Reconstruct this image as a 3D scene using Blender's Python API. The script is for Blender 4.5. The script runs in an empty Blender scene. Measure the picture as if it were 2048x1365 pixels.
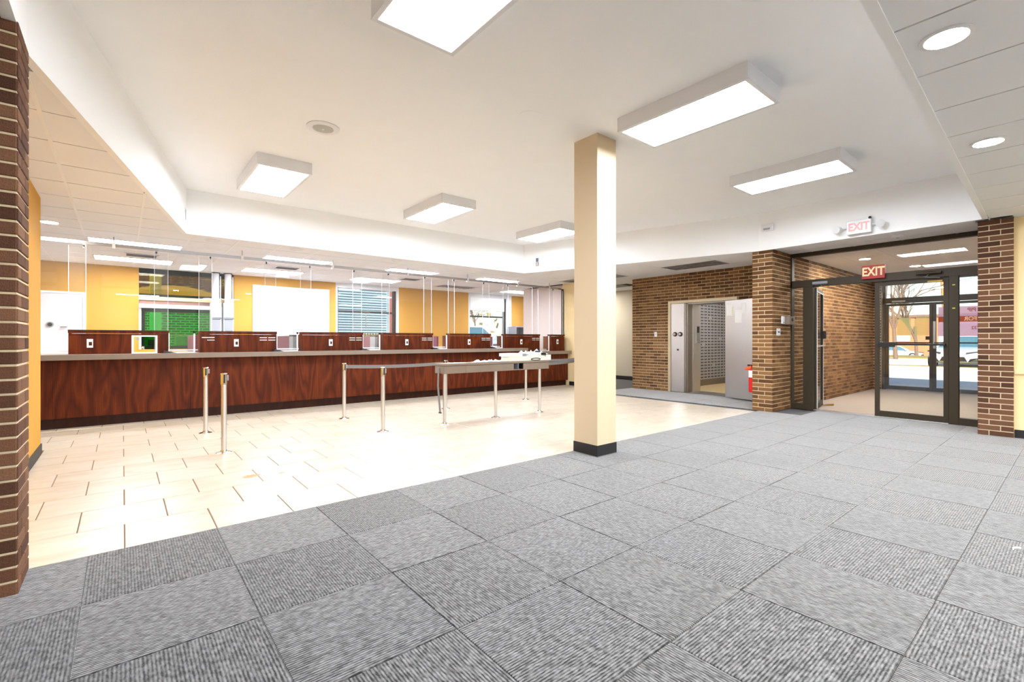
import bpy, bmesh, math, random
from mathutils import Matrix, Vector
random.seed(7)
SC = bpy.context.scene
COL = SC.collection
# ---------------------------------------------------------------- camera
cam_d = bpy.data.cameras.new('camera'); cam = bpy.data.objects.new('camera', cam_d); COL.objects.link(cam)
YAW = math.radians(39.48)
cam.location = (0, 0, 1.2); cam.rotation_euler = (math.pi/2, 0, -YAW)
cam_d.sensor_width = 36; cam_d.lens = 945.4/2048*36; cam_d.shift_y = -2.5/2048; cam_d.clip_end = 400
SC.camera = cam
# ---------------------------------------------------------------- world, sun, exposure
W = bpy.data.worlds.new('sky'); SC.world = W; W.use_nodes = True
wn = W.node_tree.nodes; wl = W.node_tree.links
sky = wn.new('ShaderNodeTexSky'); sky.sky_type = 'NISHITA'; sky.sun_disc = False
sky.sun_elevation = math.radians(38); sky.sun_rotation = math.radians(250); sky.air_density = 1.0; sky.dust_density = 0.6
wl.new(sky.outputs[0], wn['Background'].inputs[0]); wn['Background'].inputs[1].default_value = 0.07
sd = bpy.data.lights.new('sun', 'SUN'); sd.energy = 3.0; sd.angle = 0.01; sd.color = (1, .95, .86)
sun = bpy.data.objects.new('sun', sd); COL.objects.link(sun); sun.location = (-20, -20, 30)
sun.rotation_euler = Vector((.80, .35, -.62)).to_track_quat('-Z', 'Y').to_euler()
SC.view_settings.view_transform = 'Standard'; SC.view_settings.look = 'None'
SC.view_settings.gamma = 1; SC.view_settings.use_curve_mapping = False
SC.view_settings.exposure = 1.95
LAMP = 10.5          # brightness of the fluorescent diffusers
HI, LO = 3.32, 2.70   # plaster ceiling, suspended ceiling

# ---------------------------------------------------------------- helpers
class MB:
    def __init__(s): s.v = []; s.f = []
    def add(s, vs, fs):
        o = len(s.v); s.v += [tuple(p) for p in vs]; s.f += [tuple(i+o for i in f) for f in fs]; return s
    def box(s, x0, x1, y0, y1, z0, z1):
        return s.add([(x0,y0,z0),(x1,y0,z0),(x1,y1,z0),(x0,y1,z0),(x0,y0,z1),(x1,y0,z1),(x1,y1,z1),(x0,y1,z1)],
                     [(0,3,2,1),(4,5,6,7),(0,1,5,4),(1,2,6,5),(2,3,7,6),(3,0,4,7)])
    def obox(s, c, u, L, D, H):      # box centred at c, length L along horizontal u, depth D, height H
        u = Vector((u[0], u[1], 0)).normalized(); n = Vector((-u.y, u.x, 0)); c = Vector(c); k = Vector((0,0,1))
        P = [c + u*a*L/2 + n*b*D/2 + k*g*H/2 for g in (-1,1) for a, b in ((-1,-1),(1,-1),(1,1),(-1,1))]
        return s.add(P, [(0,3,2,1),(4,5,6,7),(0,1,5,4),(1,2,6,5),(2,3,7,6),(3,0,4,7)])
    def prism(s, poly, z0, z1):
        n = len(poly)
        a = sum(poly[i][0]*poly[(i+1)%n][1]-poly[(i+1)%n][0]*poly[i][1] for i in range(n))
        if a < 0: poly = poly[::-1]
        return s.add([(x,y,z0) for x,y in poly]+[(x,y,z1) for x,y in poly],
                     [tuple(range(n-1,-1,-1)), tuple(range(n,2*n))]+[(i,(i+1)%n,n+(i+1)%n,n+i) for i in range(n)])
    def cyl(s, p0, p1, r0, r1=None, n=16, caps=True):
        r1 = r0 if r1 is None else r1
        p0, p1 = Vector(p0), Vector(p1); d = (p1-p0).normalized()
        a = Vector((0,0,1)) if abs(d.z) < .9 else Vector((1,0,0)); u = d.cross(a).normalized(); w = d.cross(u)
        P = [p + (u*math.cos(2*math.pi*i/n)+w*math.sin(2*math.pi*i/n))*r for p, r in ((p0,r0),(p1,r1)) for i in range(n)]
        F = [(i, n+i, n+(i+1)%n, (i+1)%n) for i in range(n)]
        if caps: F += [tuple(range(n)), tuple(range(2*n-1,n-1,-1))]
        return s.add(P, F)
    def lathe(s, c, prof, n=24):     # prof: (radius, z)
        P = [(c[0]+r*math.cos(2*math.pi*i/n), c[1]+r*math.sin(2*math.pi*i/n), c[2]+z) for r, z in prof for i in range(n)]
        F = [(k*n+i, k*n+(i+1)%n, (k+1)*n+(i+1)%n, (k+1)*n+i) for k in range(len(prof)-1) for i in range(n)]
        F += [tuple(range(n-1,-1,-1)), tuple(range((len(prof)-1)*n, len(prof)*n))]
        return s.add(P, F)
    def tube(s, pts, r, n=6):
        for a, b in zip(pts[:-1], pts[1:]): s.cyl(a, b, r, r, n)
        return s
    def ribbon(s, pts, h, t):        # upright strap: pts along its centre, height h, thickness t
        P = []; F = []
        for i, p in enumerate(pts):
            a = Vector(pts[max(i-1,0)]); b = Vector(pts[min(i+1,len(pts)-1)]); d = b-a; n = Vector((-d.y, d.x, 0)).normalized()*t/2; p = Vector(p)
            P += [p-n-Vector((0,0,h/2)), p+n-Vector((0,0,h/2)), p+n+Vector((0,0,h/2)), p-n+Vector((0,0,h/2))]
        for i in range(len(pts)-1):
            o = 4*i
            F += [(o+k, o+(k+1)%4, o+4+(k+1)%4, o+4+k) for k in range(4)]
        F += [(3,2,1,0), tuple(range(len(P)-4, len(P)))]
        return s.add(P, F)
    def mesh(s, name):
        m = bpy.data.meshes.new(name); m.from_pydata(s.v, [], s.f)
        bm = bmesh.new(); bm.from_mesh(m); bmesh.ops.recalc_face_normals(bm, faces=bm.faces); bm.to_mesh(m); bm.free()
        return m

WM = {}
def link(name, data, mat=None, parent=None, local=False, smooth=False, bevel=0):
    o = bpy.data.objects.new(name, data); COL.objects.link(o)
    if mat and data and not data.materials: data.materials.append(mat)
    if smooth and data:
        for p in data.polygons: p.use_smooth = True
        try: data.set_sharp_from_angle(angle=math.radians(40))
        except Exception: pass
    if bevel:
        m = o.modifiers.new('bevel', 'BEVEL'); m.width = bevel; m.segments = 2; m.limit_method = 'ANGLE'
    WM[o.name] = Matrix.Identity(4)
    if parent:
        o.parent = parent
        if not local: o.matrix_parent_inverse = WM[parent.name].inverted()
    return o
def build(mb, name, mat, parent=None, local=False, smooth=False, bevel=0):
    return link(name, mb.mesh(name), mat, parent, local, smooth, bevel)
def tag(o, label=None, cat=None, group=None, kind=None):
    if label: o['label'] = label
    if cat: o['category'] = cat
    if group: o['group'] = group
    if kind: o['kind'] = kind
    return o
def thing(name, label, cat, loc=(0,0,0), rz=0, group=None):
    o = bpy.data.objects.new(name, None); COL.objects.link(o); o.empty_display_size = .1
    o.location = loc; o.rotation_euler = (0,0,rz); WM[o.name] = Matrix.Translation(loc) @ Matrix.Rotation(rz, 4, 'Z')
    return tag(o, label, cat, group)
def struct(name, loc=(0,0,0)):
    o = bpy.data.objects.new(name, None); COL.objects.link(o); o.location = loc; WM[o.name] = Matrix.Translation(loc)
    o['kind'] = 'structure'; return o
def copy_tree(o, parent=None, loc=None, rz=None, label=None):
    c = o.copy(); COL.objects.link(c); c.parent = parent
    if loc is not None: c.location = loc
    if rz is not None: c.rotation_euler = (0,0,rz)
    if label: c['label'] = label
    for ch in list(o.children): copy_tree(ch, c)
    return c

# ---------------------------------------------------------------- materials
def S(r, g, b):                       # sRGB 0-255 -> linear
    f = lambda c: (c/255/12.92 if c/255 <= .04045 else ((c/255+.055)/1.055)**2.4)
    return (f(r), f(g), f(b), 1)
def mat(name, col, rough=.6, metal=0, noise=0, nscale=8, bump=0, bscale=60, spec=.5, emit=None, estr=0, coat=0):
    m = bpy.data.materials.new(name); m.use_nodes = True; nt = m.node_tree; b = nt.nodes['Principled BSDF']
    b.inputs['Base Color'].default_value = col; b.inputs['Roughness'].default_value = rough; b.inputs['Metallic'].default_value = metal
    b.inputs['Specular IOR Level'].default_value = spec
    if coat: b.inputs['Coat Weight'].default_value = coat; b.inputs['Coat Roughness'].default_value = .1
    tc = nt.nodes.new('ShaderNodeTexCoord')
    if noise:
        n = nt.nodes.new('ShaderNodeTexNoise'); n.inputs['Scale'].default_value = nscale; n.inputs['Detail'].default_value = 6
        nt.links.new(tc.outputs['Object'], n.inputs['Vector'])
        mx = nt.nodes.new('ShaderNodeMix'); mx.data_type = 'RGBA'
        mx.inputs['A'].default_value = tuple(min(1, c*(1-noise)) for c in col[:3])+(1,); mx.inputs['B'].default_value = tuple(min(1, c*(1+noise)) for c in col[:3])+(1,)
        nt.links.new(n.outputs['Fac'], mx.inputs['Factor']); nt.links.new(mx.outputs['Result'], b.inputs['Base Color'])
    if bump:
        n2 = nt.nodes.new('ShaderNodeTexNoise'); n2.inputs['Scale'].default_value = bscale; n2.inputs['Detail'].default_value = 4
        nt.links.new(tc.outputs['Object'], n2.inputs['Vector'])
        bp = nt.nodes.new('ShaderNodeBump'); bp.inputs['Strength'].default_value = bump; bp.inputs['Distance'].default_value = .01
        nt.links.new(n2.outputs['Fac'], bp.inputs['Height']); nt.links.new(bp.outputs['Normal'], b.inputs['Normal'])
    if emit: b.inputs['Emission Color'].default_value = emit; b.inputs['Emission Strength'].default_value = estr
    return m
def glassmat(name, tint, gloss=.08, veil=0, veilcol=(1,1,1,1), rough=0.0, ior=1.5, back=False):
    m = bpy.data.materials.new(name); m.use_nodes = True; nt = m.node_tree; nt.nodes.clear()
    out = nt.nodes.new('ShaderNodeOutputMaterial'); tr = nt.nodes.new('ShaderNodeBsdfTransparent'); tr.inputs[0].default_value = tint
    gl = nt.nodes.new('ShaderNodeBsdfGlossy'); gl.inputs['Roughness'].default_value = rough
    lw = nt.nodes.new('ShaderNodeLayerWeight'); lw.inputs[0].default_value = .5
    pw = nt.nodes.new('ShaderNodeMath'); pw.operation = 'POWER'; pw.inputs[1].default_value = 5; nt.links.new(lw.outputs['Facing'], pw.inputs[0])
    f0 = ((ior-1)/(ior+1))**2; fr = nt.nodes.new('ShaderNodeMath'); fr.operation = 'MULTIPLY_ADD'; fr.inputs[1].default_value = 1-f0; fr.inputs[2].default_value = f0; nt.links.new(pw.outputs[0], fr.inputs[0])
    mx = nt.nodes.new('ShaderNodeMixShader'); nt.links.new(fr.outputs[0], mx.inputs[0]); nt.links.new(tr.outputs[0], mx.inputs[1]); nt.links.new(gl.outputs[0], mx.inputs[2])
    last = mx
    if veil:
        df = nt.nodes.new('ShaderNodeBsdfTranslucent' if back else 'ShaderNodeBsdfDiffuse'); df.inputs[0].default_value = veilcol
        m2 = nt.nodes.new('ShaderNodeMixShader'); m2.inputs[0].default_value = veil
        nt.links.new(mx.outputs[0], m2.inputs[1]); nt.links.new(df.outputs[0], m2.inputs[2]); last = m2
    nt.links.new(last.outputs[0], out.inputs[0]); return m
def brickmat(name, dark, mid, light):
    m = mat(name, mid, .85, bump=.35, bscale=180, spec=.2); nt = m.node_tree; b = nt.nodes['Principled BSDF']
    oi = nt.nodes.new('ShaderNodeObjectInfo'); ge = nt.nodes.new('ShaderNodeNewGeometry')
    ad = nt.nodes.new('ShaderNodeMath'); ad.operation = 'ADD'; fr = nt.nodes.new('ShaderNodeMath'); fr.operation = 'FRACT'
    nt.links.new(oi.outputs['Random'], ad.inputs[0]); nt.links.new(ge.outputs['Random Per Island'], ad.inputs[1]); nt.links.new(ad.outputs[0], fr.inputs[0])
    rp = nt.nodes.new('ShaderNodeValToRGB'); rp.color_ramp.elements[0].color = dark; rp.color_ramp.elements[1].color = light
    e = rp.color_ramp.elements.new(.5); e.color = mid
    nt.links.new(fr.outputs[0], rp.inputs[0])
    n = nt.nodes.new('ShaderNodeTexNoise'); n.inputs['Scale'].default_value = 90; tc = nt.nodes.new('ShaderNodeTexCoord'); nt.links.new(tc.outputs['Object'], n.inputs['Vector'])
    mp = nt.nodes.new('ShaderNodeMapRange'); mp.inputs['To Min'].default_value = .72; mp.inputs['To Max'].default_value = 1.28; nt.links.new(n.outputs['Fac'], mp.inputs['Value'])
    mu = nt.nodes.new('ShaderNodeMix'); mu.data_type = 'RGBA'; mu.blend_type = 'MULTIPLY'; mu.inputs['Factor'].default_value = 1
    nt.links.new(rp.outputs[0], mu.inputs['A']); nt.links.new(mp.outputs[0], mu.inputs['B']); nt.links.new(mu.outputs['Result'], b.inputs['Base Color'])
    return m
def woodmat(name, c0, c1, c2, scale=1.0, rough=.35):
    m = mat(name, c1, rough, spec=.22); nt = m.node_tree; b = nt.nodes['Principled BSDF']
    tc = nt.nodes.new('ShaderNodeTexCoord'); mp = nt.nodes.new('ShaderNodeMapping'); mp.inputs['Scale'].default_value = (3.2*scale, 3.2*scale, .55*scale)
    nt.links.new(tc.outputs['Object'], mp.inputs[0])
    n0 = nt.nodes.new('ShaderNodeTexNoise'); n0.inputs['Scale'].default_value = 1.0; n0.inputs['Detail'].default_value = 2; nt.links.new(mp.outputs[0], n0.inputs[0])
    mu = nt.nodes.new('ShaderNodeMath'); mu.operation = 'MULTIPLY'; mu.inputs[1].default_value = 16; nt.links.new(n0.outputs['Fac'], mu.inputs[0])
    sn = nt.nodes.new('ShaderNodeMath'); sn.operation = 'PINGPONG'; sn.inputs[1].default_value = 1; nt.links.new(mu.outputs[0], sn.inputs[0])      # nested grain contours
    mp2 = nt.nodes.new('ShaderNodeMapping'); mp2.inputs['Scale'].default_value = (130*scale, 130*scale, 3*scale); nt.links.new(tc.outputs['Object'], mp2.inputs[0])
    n = nt.nodes.new('ShaderNodeTexNoise'); n.inputs['Scale'].default_value = 1; n.inputs['Detail'].default_value = 4; nt.links.new(mp2.outputs[0], n.inputs[0])
    mx = nt.nodes.new('ShaderNodeMix'); mx.inputs['Factor'].default_value = .62
    nt.links.new(sn.outputs[0], mx.inputs['A']); nt.links.new(n.outputs['Fac'], mx.inputs['B'])
    rp = nt.nodes.new('ShaderNodeValToRGB'); rp.color_ramp.elements[0].color = c0; rp.color_ramp.elements[1].color = c2; e = rp.color_ramp.elements.new(.5); e.color = c1
    rp.color_ramp.elements[0].position = .2; rp.color_ramp.elements[2].position = .85
    nt.links.new(mx.outputs['Result'], rp.inputs[0]); nt.links.new(rp.outputs[0], b.inputs['Base Color']); return m
def carpetmat(name, lo, hi):
    m = mat(name, lo, .95, spec=.1); nt = m.node_tree; b = nt.nodes['Principled BSDF']
    b.inputs['Sheen Weight'].default_value = .9; b.inputs['Sheen Roughness'].default_value = .35
    tc = nt.nodes.new('ShaderNodeTexCoord'); oi = nt.nodes.new('ShaderNodeObjectInfo')
    off = nt.nodes.new('ShaderNodeVectorMath'); off.operation = 'SCALE'; off.inputs[0].default_value = (13.7, 7.3, 3.1); nt.links.new(oi.outputs['Random'], off.inputs['Scale'])
    ad = nt.nodes.new('ShaderNodeVectorMath'); nt.links.new(tc.outputs['Object'], ad.inputs[0]); nt.links.new(off.outputs[0], ad.inputs[1])
    wv = nt.nodes.new('ShaderNodeTexWave'); wv.bands_direction = 'X'; wv.inputs['Scale'].default_value = 25; wv.inputs['Distortion'].default_value = .6; nt.links.new(tc.outputs['Object'], wv.inputs[0])
    mp = nt.nodes.new('ShaderNodeMapping'); mp.inputs['Scale'].default_value = (110, 34, 1); nt.links.new(ad.outputs[0], mp.inputs[0])
    n = nt.nodes.new('ShaderNodeTexNoise'); n.inputs['Scale'].default_value = 1; n.inputs['Detail'].default_value = 3; nt.links.new(mp.outputs[0], n.inputs[0])
    mp3 = nt.nodes.new('ShaderNodeMapping'); mp3.inputs['Scale'].default_value = (46, 40, 1); nt.links.new(ad.outputs[0], mp3.inputs[0])
    vo = nt.nodes.new('ShaderNodeTexVoronoi'); vo.inputs['Scale'].default_value = .8; nt.links.new(mp3.outputs[0], vo.inputs['Vector'])
    a1 = nt.nodes.new('ShaderNodeMath'); a1.operation = 'MULTIPLY_ADD'; a1.inputs[1].default_value = .42; nt.links.new(wv.outputs['Fac'], a1.inputs[0])
    sc = nt.nodes.new('ShaderNodeMapRange'); sc.inputs['From Min'].default_value = .3; sc.inputs['From Max'].default_value = .7; sc.inputs['To Max'].default_value = .5; nt.links.new(n.outputs['Fac'], sc.inputs['Value'])
    nt.links.new(sc.outputs[0], a1.inputs[2])
    a2 = nt.nodes.new('ShaderNodeMath'); a2.operation = 'MULTIPLY_ADD'; a2.inputs[1].default_value = -.34; nt.links.new(vo.outputs['Distance'], a2.inputs[0]); nt.links.new(a1.outputs[0], a2.inputs[2])
    rp = nt.nodes.new('ShaderNodeValToRGB'); rp.color_ramp.elements[0].color = lo; rp.color_ramp.elements[1].color = hi; rp.color_ramp.elements[1].position = .68
    nt.links.new(a2.outputs[0], rp.inputs[0]); nt.links.new(rp.outputs[0], b.inputs['Base Color'])
    bp = nt.nodes.new('ShaderNodeBump'); bp.inputs['Strength'].default_value = .6; bp.inputs['Distance'].default_value = .004
    nt.links.new(a2.outputs[0], bp.inputs['Height']); nt.links.new(bp.outputs[0], b.inputs['Normal']); return m
def tilemat(name, a, bcol, c):
    m = mat(name, a, .28, spec=.45); nt = m.node_tree; b = nt.nodes['Principled BSDF']
    tc = nt.nodes.new('ShaderNodeTexCoord'); oi = nt.nodes.new('ShaderNodeObjectInfo')
    off = nt.nodes.new('ShaderNodeVectorMath'); off.operation = 'SCALE'; off.inputs[0].default_value = (17, 9, 5); nt.links.new(oi.outputs['Random'], off.inputs['Scale'])
    ad = nt.nodes.new('ShaderNodeVectorMath'); nt.links.new(tc.outputs['Object'], ad.inputs[0]); nt.links.new(off.outputs[0], ad.inputs[1])
    mp = nt.nodes.new('ShaderNodeMapping'); mp.inputs['Scale'].default_value = (1.5, 4, 1); nt.links.new(ad.outputs[0], mp.inputs[0])
    n = nt.nodes.new('ShaderNodeTexNoise'); n.inputs['Scale'].default_value = 1.6; n.inputs['Detail'].default_value = 7; n.inputs['Distortion'].default_value = 1; nt.links.new(mp.outputs[0], n.inputs[0])
    rp = nt.nodes.new('ShaderNodeValToRGB'); rp.color_ramp.elements[0].color = c; rp.color_ramp.elements[0].position = .28; rp.color_ramp.elements[1].color = a; rp.color_ramp.elements[1].position = .75
    e = rp.color_ramp.elements.new(.5); e.color = bcol
    nt.links.new(n.outputs['Fac'], rp.inputs[0]); nt.links.new(rp.outputs[0], b.inputs['Base Color']); return m
def steelmat(name, col=(.70,.68,.67,1), rough=.36, axis=2):
    m = mat(name, col, rough, 1); nt = m.node_tree; b = nt.nodes['Principled BSDF']
    tc = nt.nodes.new('ShaderNodeTexCoord'); n = nt.nodes.new('ShaderNodeTexNoise'); n.inputs['Scale'].default_value = 1.2; nt.links.new(tc.outputs['Object'], n.inputs[0])
    r = nt.nodes.new('ShaderNodeMapRange'); r.inputs['To Min'].default_value = rough*.9; r.inputs['To Max'].default_value = rough*1.1; nt.links.new(n.outputs['Fac'], r.inputs['Value']); nt.links.new(r.outputs[0], b.inputs['Roughness'])
    return m
def extbrick(name, c1, c2, mortar):
    m = mat(name, c1, .9); nt = m.node_tree; b = nt.nodes['Principled BSDF']
    tc = nt.nodes.new('ShaderNodeTexCoord'); mp = nt.nodes.new('ShaderNodeMapping'); mp.inputs['Rotation'].default_value = (math.pi/2, 0, 0); nt.links.new(tc.outputs['Object'], mp.inputs[0])
    t = nt.nodes.new('ShaderNodeTexBrick'); t.inputs['Color1'].default_value = c1; t.inputs['Color2'].default_value = c2; t.inputs['Mortar'].default_value = mortar
    t.inputs['Scale'].default_value = 1; t.inputs['Brick Width'].default_value = .21; t.inputs['Row Height'].default_value = .07; t.inputs['Mortar Size'].default_value = .008
    nt.links.new(mp.outputs[0], t.inputs[0]); nt.links.new(t.outputs[0], b.inputs['Base Color']); return m

M = {}
M['plaster'] = mat('white_plaster', S(244,244,244), .9, noise=.02, nscale=3, bump=.08, bscale=90, spec=.2)
M['ctile'] = mat('acoustic_tile', S(238,238,240), .95, noise=.015, nscale=2, bump=.15, bscale=220, spec=.1)
M['grid'] = mat('grid_metal', S(240,240,240), .5)
M['plenum'] = mat('plenum', S(60,58,56), .9)
M['yellow'] = mat('yellow_paint', S(204,152,64), .8, noise=.03, nscale=1.5, bump=.03, bscale=120, spec=.25)
M['cream'] = mat('cream_paint', S(240,216,166), .75, noise=.02, nscale=1.5, spec=.25)
M['beige'] = mat('beige_paint', S(208,188,158), .7, noise=.015, nscale=1.5, spec=.25)
M['offwhite'] = mat('offwhite_paint', S(222,210,206), .75, noise=.02, nscale=2, spec=.25)
M['greige'] = mat('greige_paint', S(196,188,172), .8, noise=.02, nscale=2, spec=.2)
M['black'] = mat('black_vinyl', S(26,25,28), .5, noise=.1, nscale=9)
M['mortar'] = mat('mortar', S(214,197,166), .95, noise=.08, nscale=30, bump=.2, bscale=200, spec=.1)
M['brick'] = brickmat('brown_brick', S(92,61,36), S(120,83,50), S(144,105,66))
M['brick_red'] = brickmat('reddish_brick', S(76,50,38), S(102,69,51), S(124,89,66))
M['tile'] = tilemat('beige_floor_tile', S(214,203,187), S(206,192,173), S(192,175,152))
M['grout'] = mat('grout', S(120,100,78), .95)
M['carpet'] = carpetmat('grey_carpet', S(34,34,35), S(122,122,123))
M['carpetbase'] = mat('carpet_seam', S(88,88,89), .95)
M['vfloor'] = mat('vestibule_floor', S(150,136,124), .85, noise=.08, nscale=5, bump=.15, bscale=200)
M['tanfloor'] = mat('tan_carpet', S(190,165,120), .95, noise=.12, nscale=25)
M['cherry'] = woodmat('cherry_laminate', S(62,19,2), S(88,32,5), S(118,51,11), rough=.55)
M['kick'] = woodmat('dark_kick', S(40,16,8), S(50,20,10), S(62,27,13))
M['cap'] = mat('dark_cap', S(58,32,20), .4, noise=.1)
M['taupe'] = mat('taupe_laminate', S(134,119,106), .45, noise=.14, nscale=7)
M['burg'] = mat('burgundy_laminate', S(112,38,72), .5, noise=.08, nscale=5)
M['acrylic'] = glassmat('acrylic', (.985,.985,.99,1), veil=.014, ior=1.3)
M['edge'] = mat('acrylic_edge', S(240,244,250), .2, emit=None)
M['white'] = mat('white_enamel', S(226,226,228), .35, noise=.01)
M['whitepaper'] = mat('white_paper', S(245,245,243), .8, noise=.02)
M['alu'] = mat('aluminium', S(180,182,186), .35, 1, noise=.05)
M['steel'] = steelmat('brushed_steel')
M['steeldark'] = steelmat('dark_steel', (.34,.32,.29,1), .34)
M['chrome'] = mat('chrome', (.8,.79,.77,1), .12, 1, noise=.03, nscale=20)
M['bronze'] = mat('bronze_anodised', S(54,44,27), .55, .15, noise=.08, nscale=6)
M['darkframe'] = mat('dark_frame', S(44,44,50), .5, .2, noise=.08)
M['blackplastic'] = mat('black_plastic', S(22,22,24), .4, noise=.1)
M['greyplastic'] = mat('grey_plastic', S(150,152,160), .5, noise=.04)
M['glass'] = glassmat('clear_glass', (.97,.98,.97,1))
M['amber'] = glassmat('amber_glass', S(196,186,22), ior=1.3)
M['green'] = glassmat('green_glass', S(70,215,90), ior=1.3)
M['strap'] = mat('grey_strap', S(120,118,116), .7, noise=.1, nscale=40)
M['red'] = mat('red_enamel', S(205,14,10), .3, noise=.04)
M['orange'] = mat('orange_plastic', S(235,80,10), .4, noise=.05)
M['exitred'] = mat('exit_red', S(165,10,14), .4, noise=.03)
M['exitlet'] = mat('exit_letters', S(245,225,170), .5, noise=.02)
M['exitpale'] = mat('pale_letters', S(238,176,172), .5, noise=.02)
M['yellowtape'] = mat('yellow_tape', S(210,205,60), .5, noise=.05)
M['paperyel'] = glassmat('yellow_paper', S(252,246,205), veil=.5, veilcol=S(252,244,195), rough=.6, back=True)
M['paperpink'] = glassmat('pink_sign', S(252,226,233), veil=.6, veilcol=S(250,218,228), rough=.6, back=True)
M['paperbrown'] = glassmat('brown_band', S(235,180,140), veil=.6, veilcol=S(235,180,140), rough=.6, back=True)
M['signink'] = mat('sign_ink', S(170,100,120), .7)
M['signlight'] = mat('sign_light', S(240,210,180), .7)
M['cardboard'] = mat('white_cardboard', S(236,236,220), .8, noise=.04, nscale=12)
M['handle'] = mat('brass_tip', S(150,120,50), .4, .6)
M['vinylwhite'] = mat('white_siding', S(150,172,182), .6, noise=.02)
M['asphalt'] = mat('asphalt', S(190,192,190), .95, noise=.12, nscale=3)
M['concrete'] = mat('concrete', S(205,200,190), .9, noise=.08, nscale=2)
M['grass'] = mat('dry_grass', S(150,130,70), .95, noise=.3, nscale=6)
M['orangebrick'] = mat('orange_brick', S(206,120,84), .9, noise=.12, nscale=3)
M['bark'] = mat('bark', S(120,98,82), .95, noise=.2, nscale=10)
M['carwhite'] = mat('car_white', S(188,193,197), .25, coat=.6, noise=.01)
M['carsilver'] = mat('car_silver', S(200,204,208), .3, .3, coat=.5, noise=.01)
M['carglass'] = mat('car_glass', S(70,110,125), .08, noise=.05)
M['tyre'] = mat('tyre', S(28,28,28), .8, noise=.1)
M['plate'] = mat('number_plate', S(235,190,90), .5, noise=.03)
M['extbrick'] = extbrick('drive_brick', S(96,76,50), S(116,90,60), S(236,228,200))
M['hedge'] = mat('hedge', S(120,110,70), .95, noise=.4, nscale=9)
def emat(name, col, s):
    return mat(name, S(255,255,255), .5, emit=col, estr=s, noise=.005)
M['lamp'] = emat('diffuser_lit', S(235,244,255), LAMP)
M['lamp2'] = emat('troffer_lit', S(242,248,255), LAMP)
M['down'] = emat('downlight_lit', S(255,244,228), LAMP*20)

M['lamp_new'] = emat('diffuser_bright', S(237,245,255), LAMP*1.35)
M['downv'] = emat('vestibule_lamp', S(255,249,238), LAMP*22)
M['vfill'] = emat('vault_fill_glow', S(250,250,255), LAMP*.3)
# ================================================================= STRUCTURE
POLY = [(-.385,.54),(8.2,.815),(8.26,3.5),(6.95,8.0),(.69,8.03),(-.385,3.5)]      # plaster ceiling outline (counter-clockwise)
# ---- floor
fl = MB().box(-4.2, 9.12, -4.2, 12.62, -.12, -.012).box(9.12, 13.2, 3.32, 12.62, -.12, -.012)
floor = tag(build(fl, 'floor', M['carpetbase']), kind='structure')
gr = tag(build(MB().box(-1.9, 8.2, 3.52, 8.9, -.012, -.004).box(8.2, 9.12, 7.2, 8.9, -.012, -.004), 'grout_bed', M['grout'], floor))
build(MB().box(-4.0, 9.3, 9.2, 12.5, -.012, -.002), 'teller_bounce_floor', mat('teller_bounce', S(170,165,158), .95, noise=.1, nscale=20), floor)  # unseen pale layer, added to bounce light onto the teller ceiling
TW, TR = .457, .46
tmesh = {}
def plate(w, d, h, name, m, ch=.003):      # flat piece centred in x,y with a small chamfer on top
    key = (name, round(w,3), round(d,3))
    if key not in tmesh:
        b = MB(); a, e = w/2, d/2
        b.add([(-a,-e,-h),(a,-e,-h),(a,e,-h),(-a,e,-h),(-a,-e,-ch),(a,-e,-ch),(a,e,-ch),(-a,e,-ch),(-a+ch,-e+ch,0),(a-ch,-e+ch,0),(a-ch,e-ch,0),(-a+ch,e-ch,0)],
              [(0,1,5,4),(1,2,6,5),(2,3,7,6),(3,0,4,7),(4,5,9,8),(5,6,10,9),(6,7,11,10),(7,4,8,11),(8,9,10,11)])
        me = b.mesh(name); me.materials.append(m); tmesh[key] = me
    return tmesh[key]
def place(name, me, parent, loc, rz=0):
    o = bpy.data.objects.new(name, me); COL.objects.link(o); o.parent = parent; o.location = loc; o.rotation_euler = (0,0,rz); WM[o.name] = Matrix.Identity(4); return o
for r in range(12):
    y0 = 3.52 + r*TR; y1 = min(y0+TR, 8.9)
    if y1-y0 < .05: continue
    off = .009 + (TW/2 if r % 2 else 0)
    for k in range(-5, 21):
        x0, x1 = off+k*TW, off+(k+1)*TW
        lim = -.66 if y0 < 6.9 else -1.7
        x0, x1 = max(x0, lim), min(x1, 8.2 if y0 < 7.1 else 9.12)
        if x1-x0 < .04: continue
        place('floor_tile', plate(x1-x0-.006, y1-y0-.007, .008, 'floor_tile', M['tile']), floor, ((x0+x1)/2, (y0+y1)/2, 0))
CW = .608
def carpet(x0, x1, y0, y1, i, j):
    if x1-x0 < .04 or y1-y0 < .04: return
    rot = (i+j+1) % 2
    w, d = x1-x0-.0025, y1-y0-.0025
    place('carpet_tile', plate(d if rot else w, w if rot else d, .012, 'carpet_tile', M['carpet'], .002), floor, ((x0+x1)/2, (y0+y1)/2, 0), math.pi/2 if rot else 0)
ys = [3.52, 2.88] + [2.88-.61*k for k in range(1, 7)]
for j in range(len(ys)-1):
    for i in range(-2, 16):
        x0, x1 = -.145+i*CW, -.145+(i+1)*CW
        lim = 9.06 if ys[j+1] < 3.3 and ys[j] > 1.0 else 8.42
        if j == 0: lim = 8.32
        carpet(max(x0, -1.2), min(x1, lim), ys[j+1], ys[j], i, j+1)
for j in range(6):
    for i in range(14, 17):
        x0, x1 = -.145+i*CW, -.145+(i+1)*CW
        carpet(max(x0, 8.2), min(x1, 9.8), 3.62+j*.61, min(3.62+(j+1)*.61, 7.2), i, j)
tag(build(MB().box(9.12, 14.45, .3, 3.32, -.12, -.004), 'floor', M['vfloor']), kind='structure')
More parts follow.
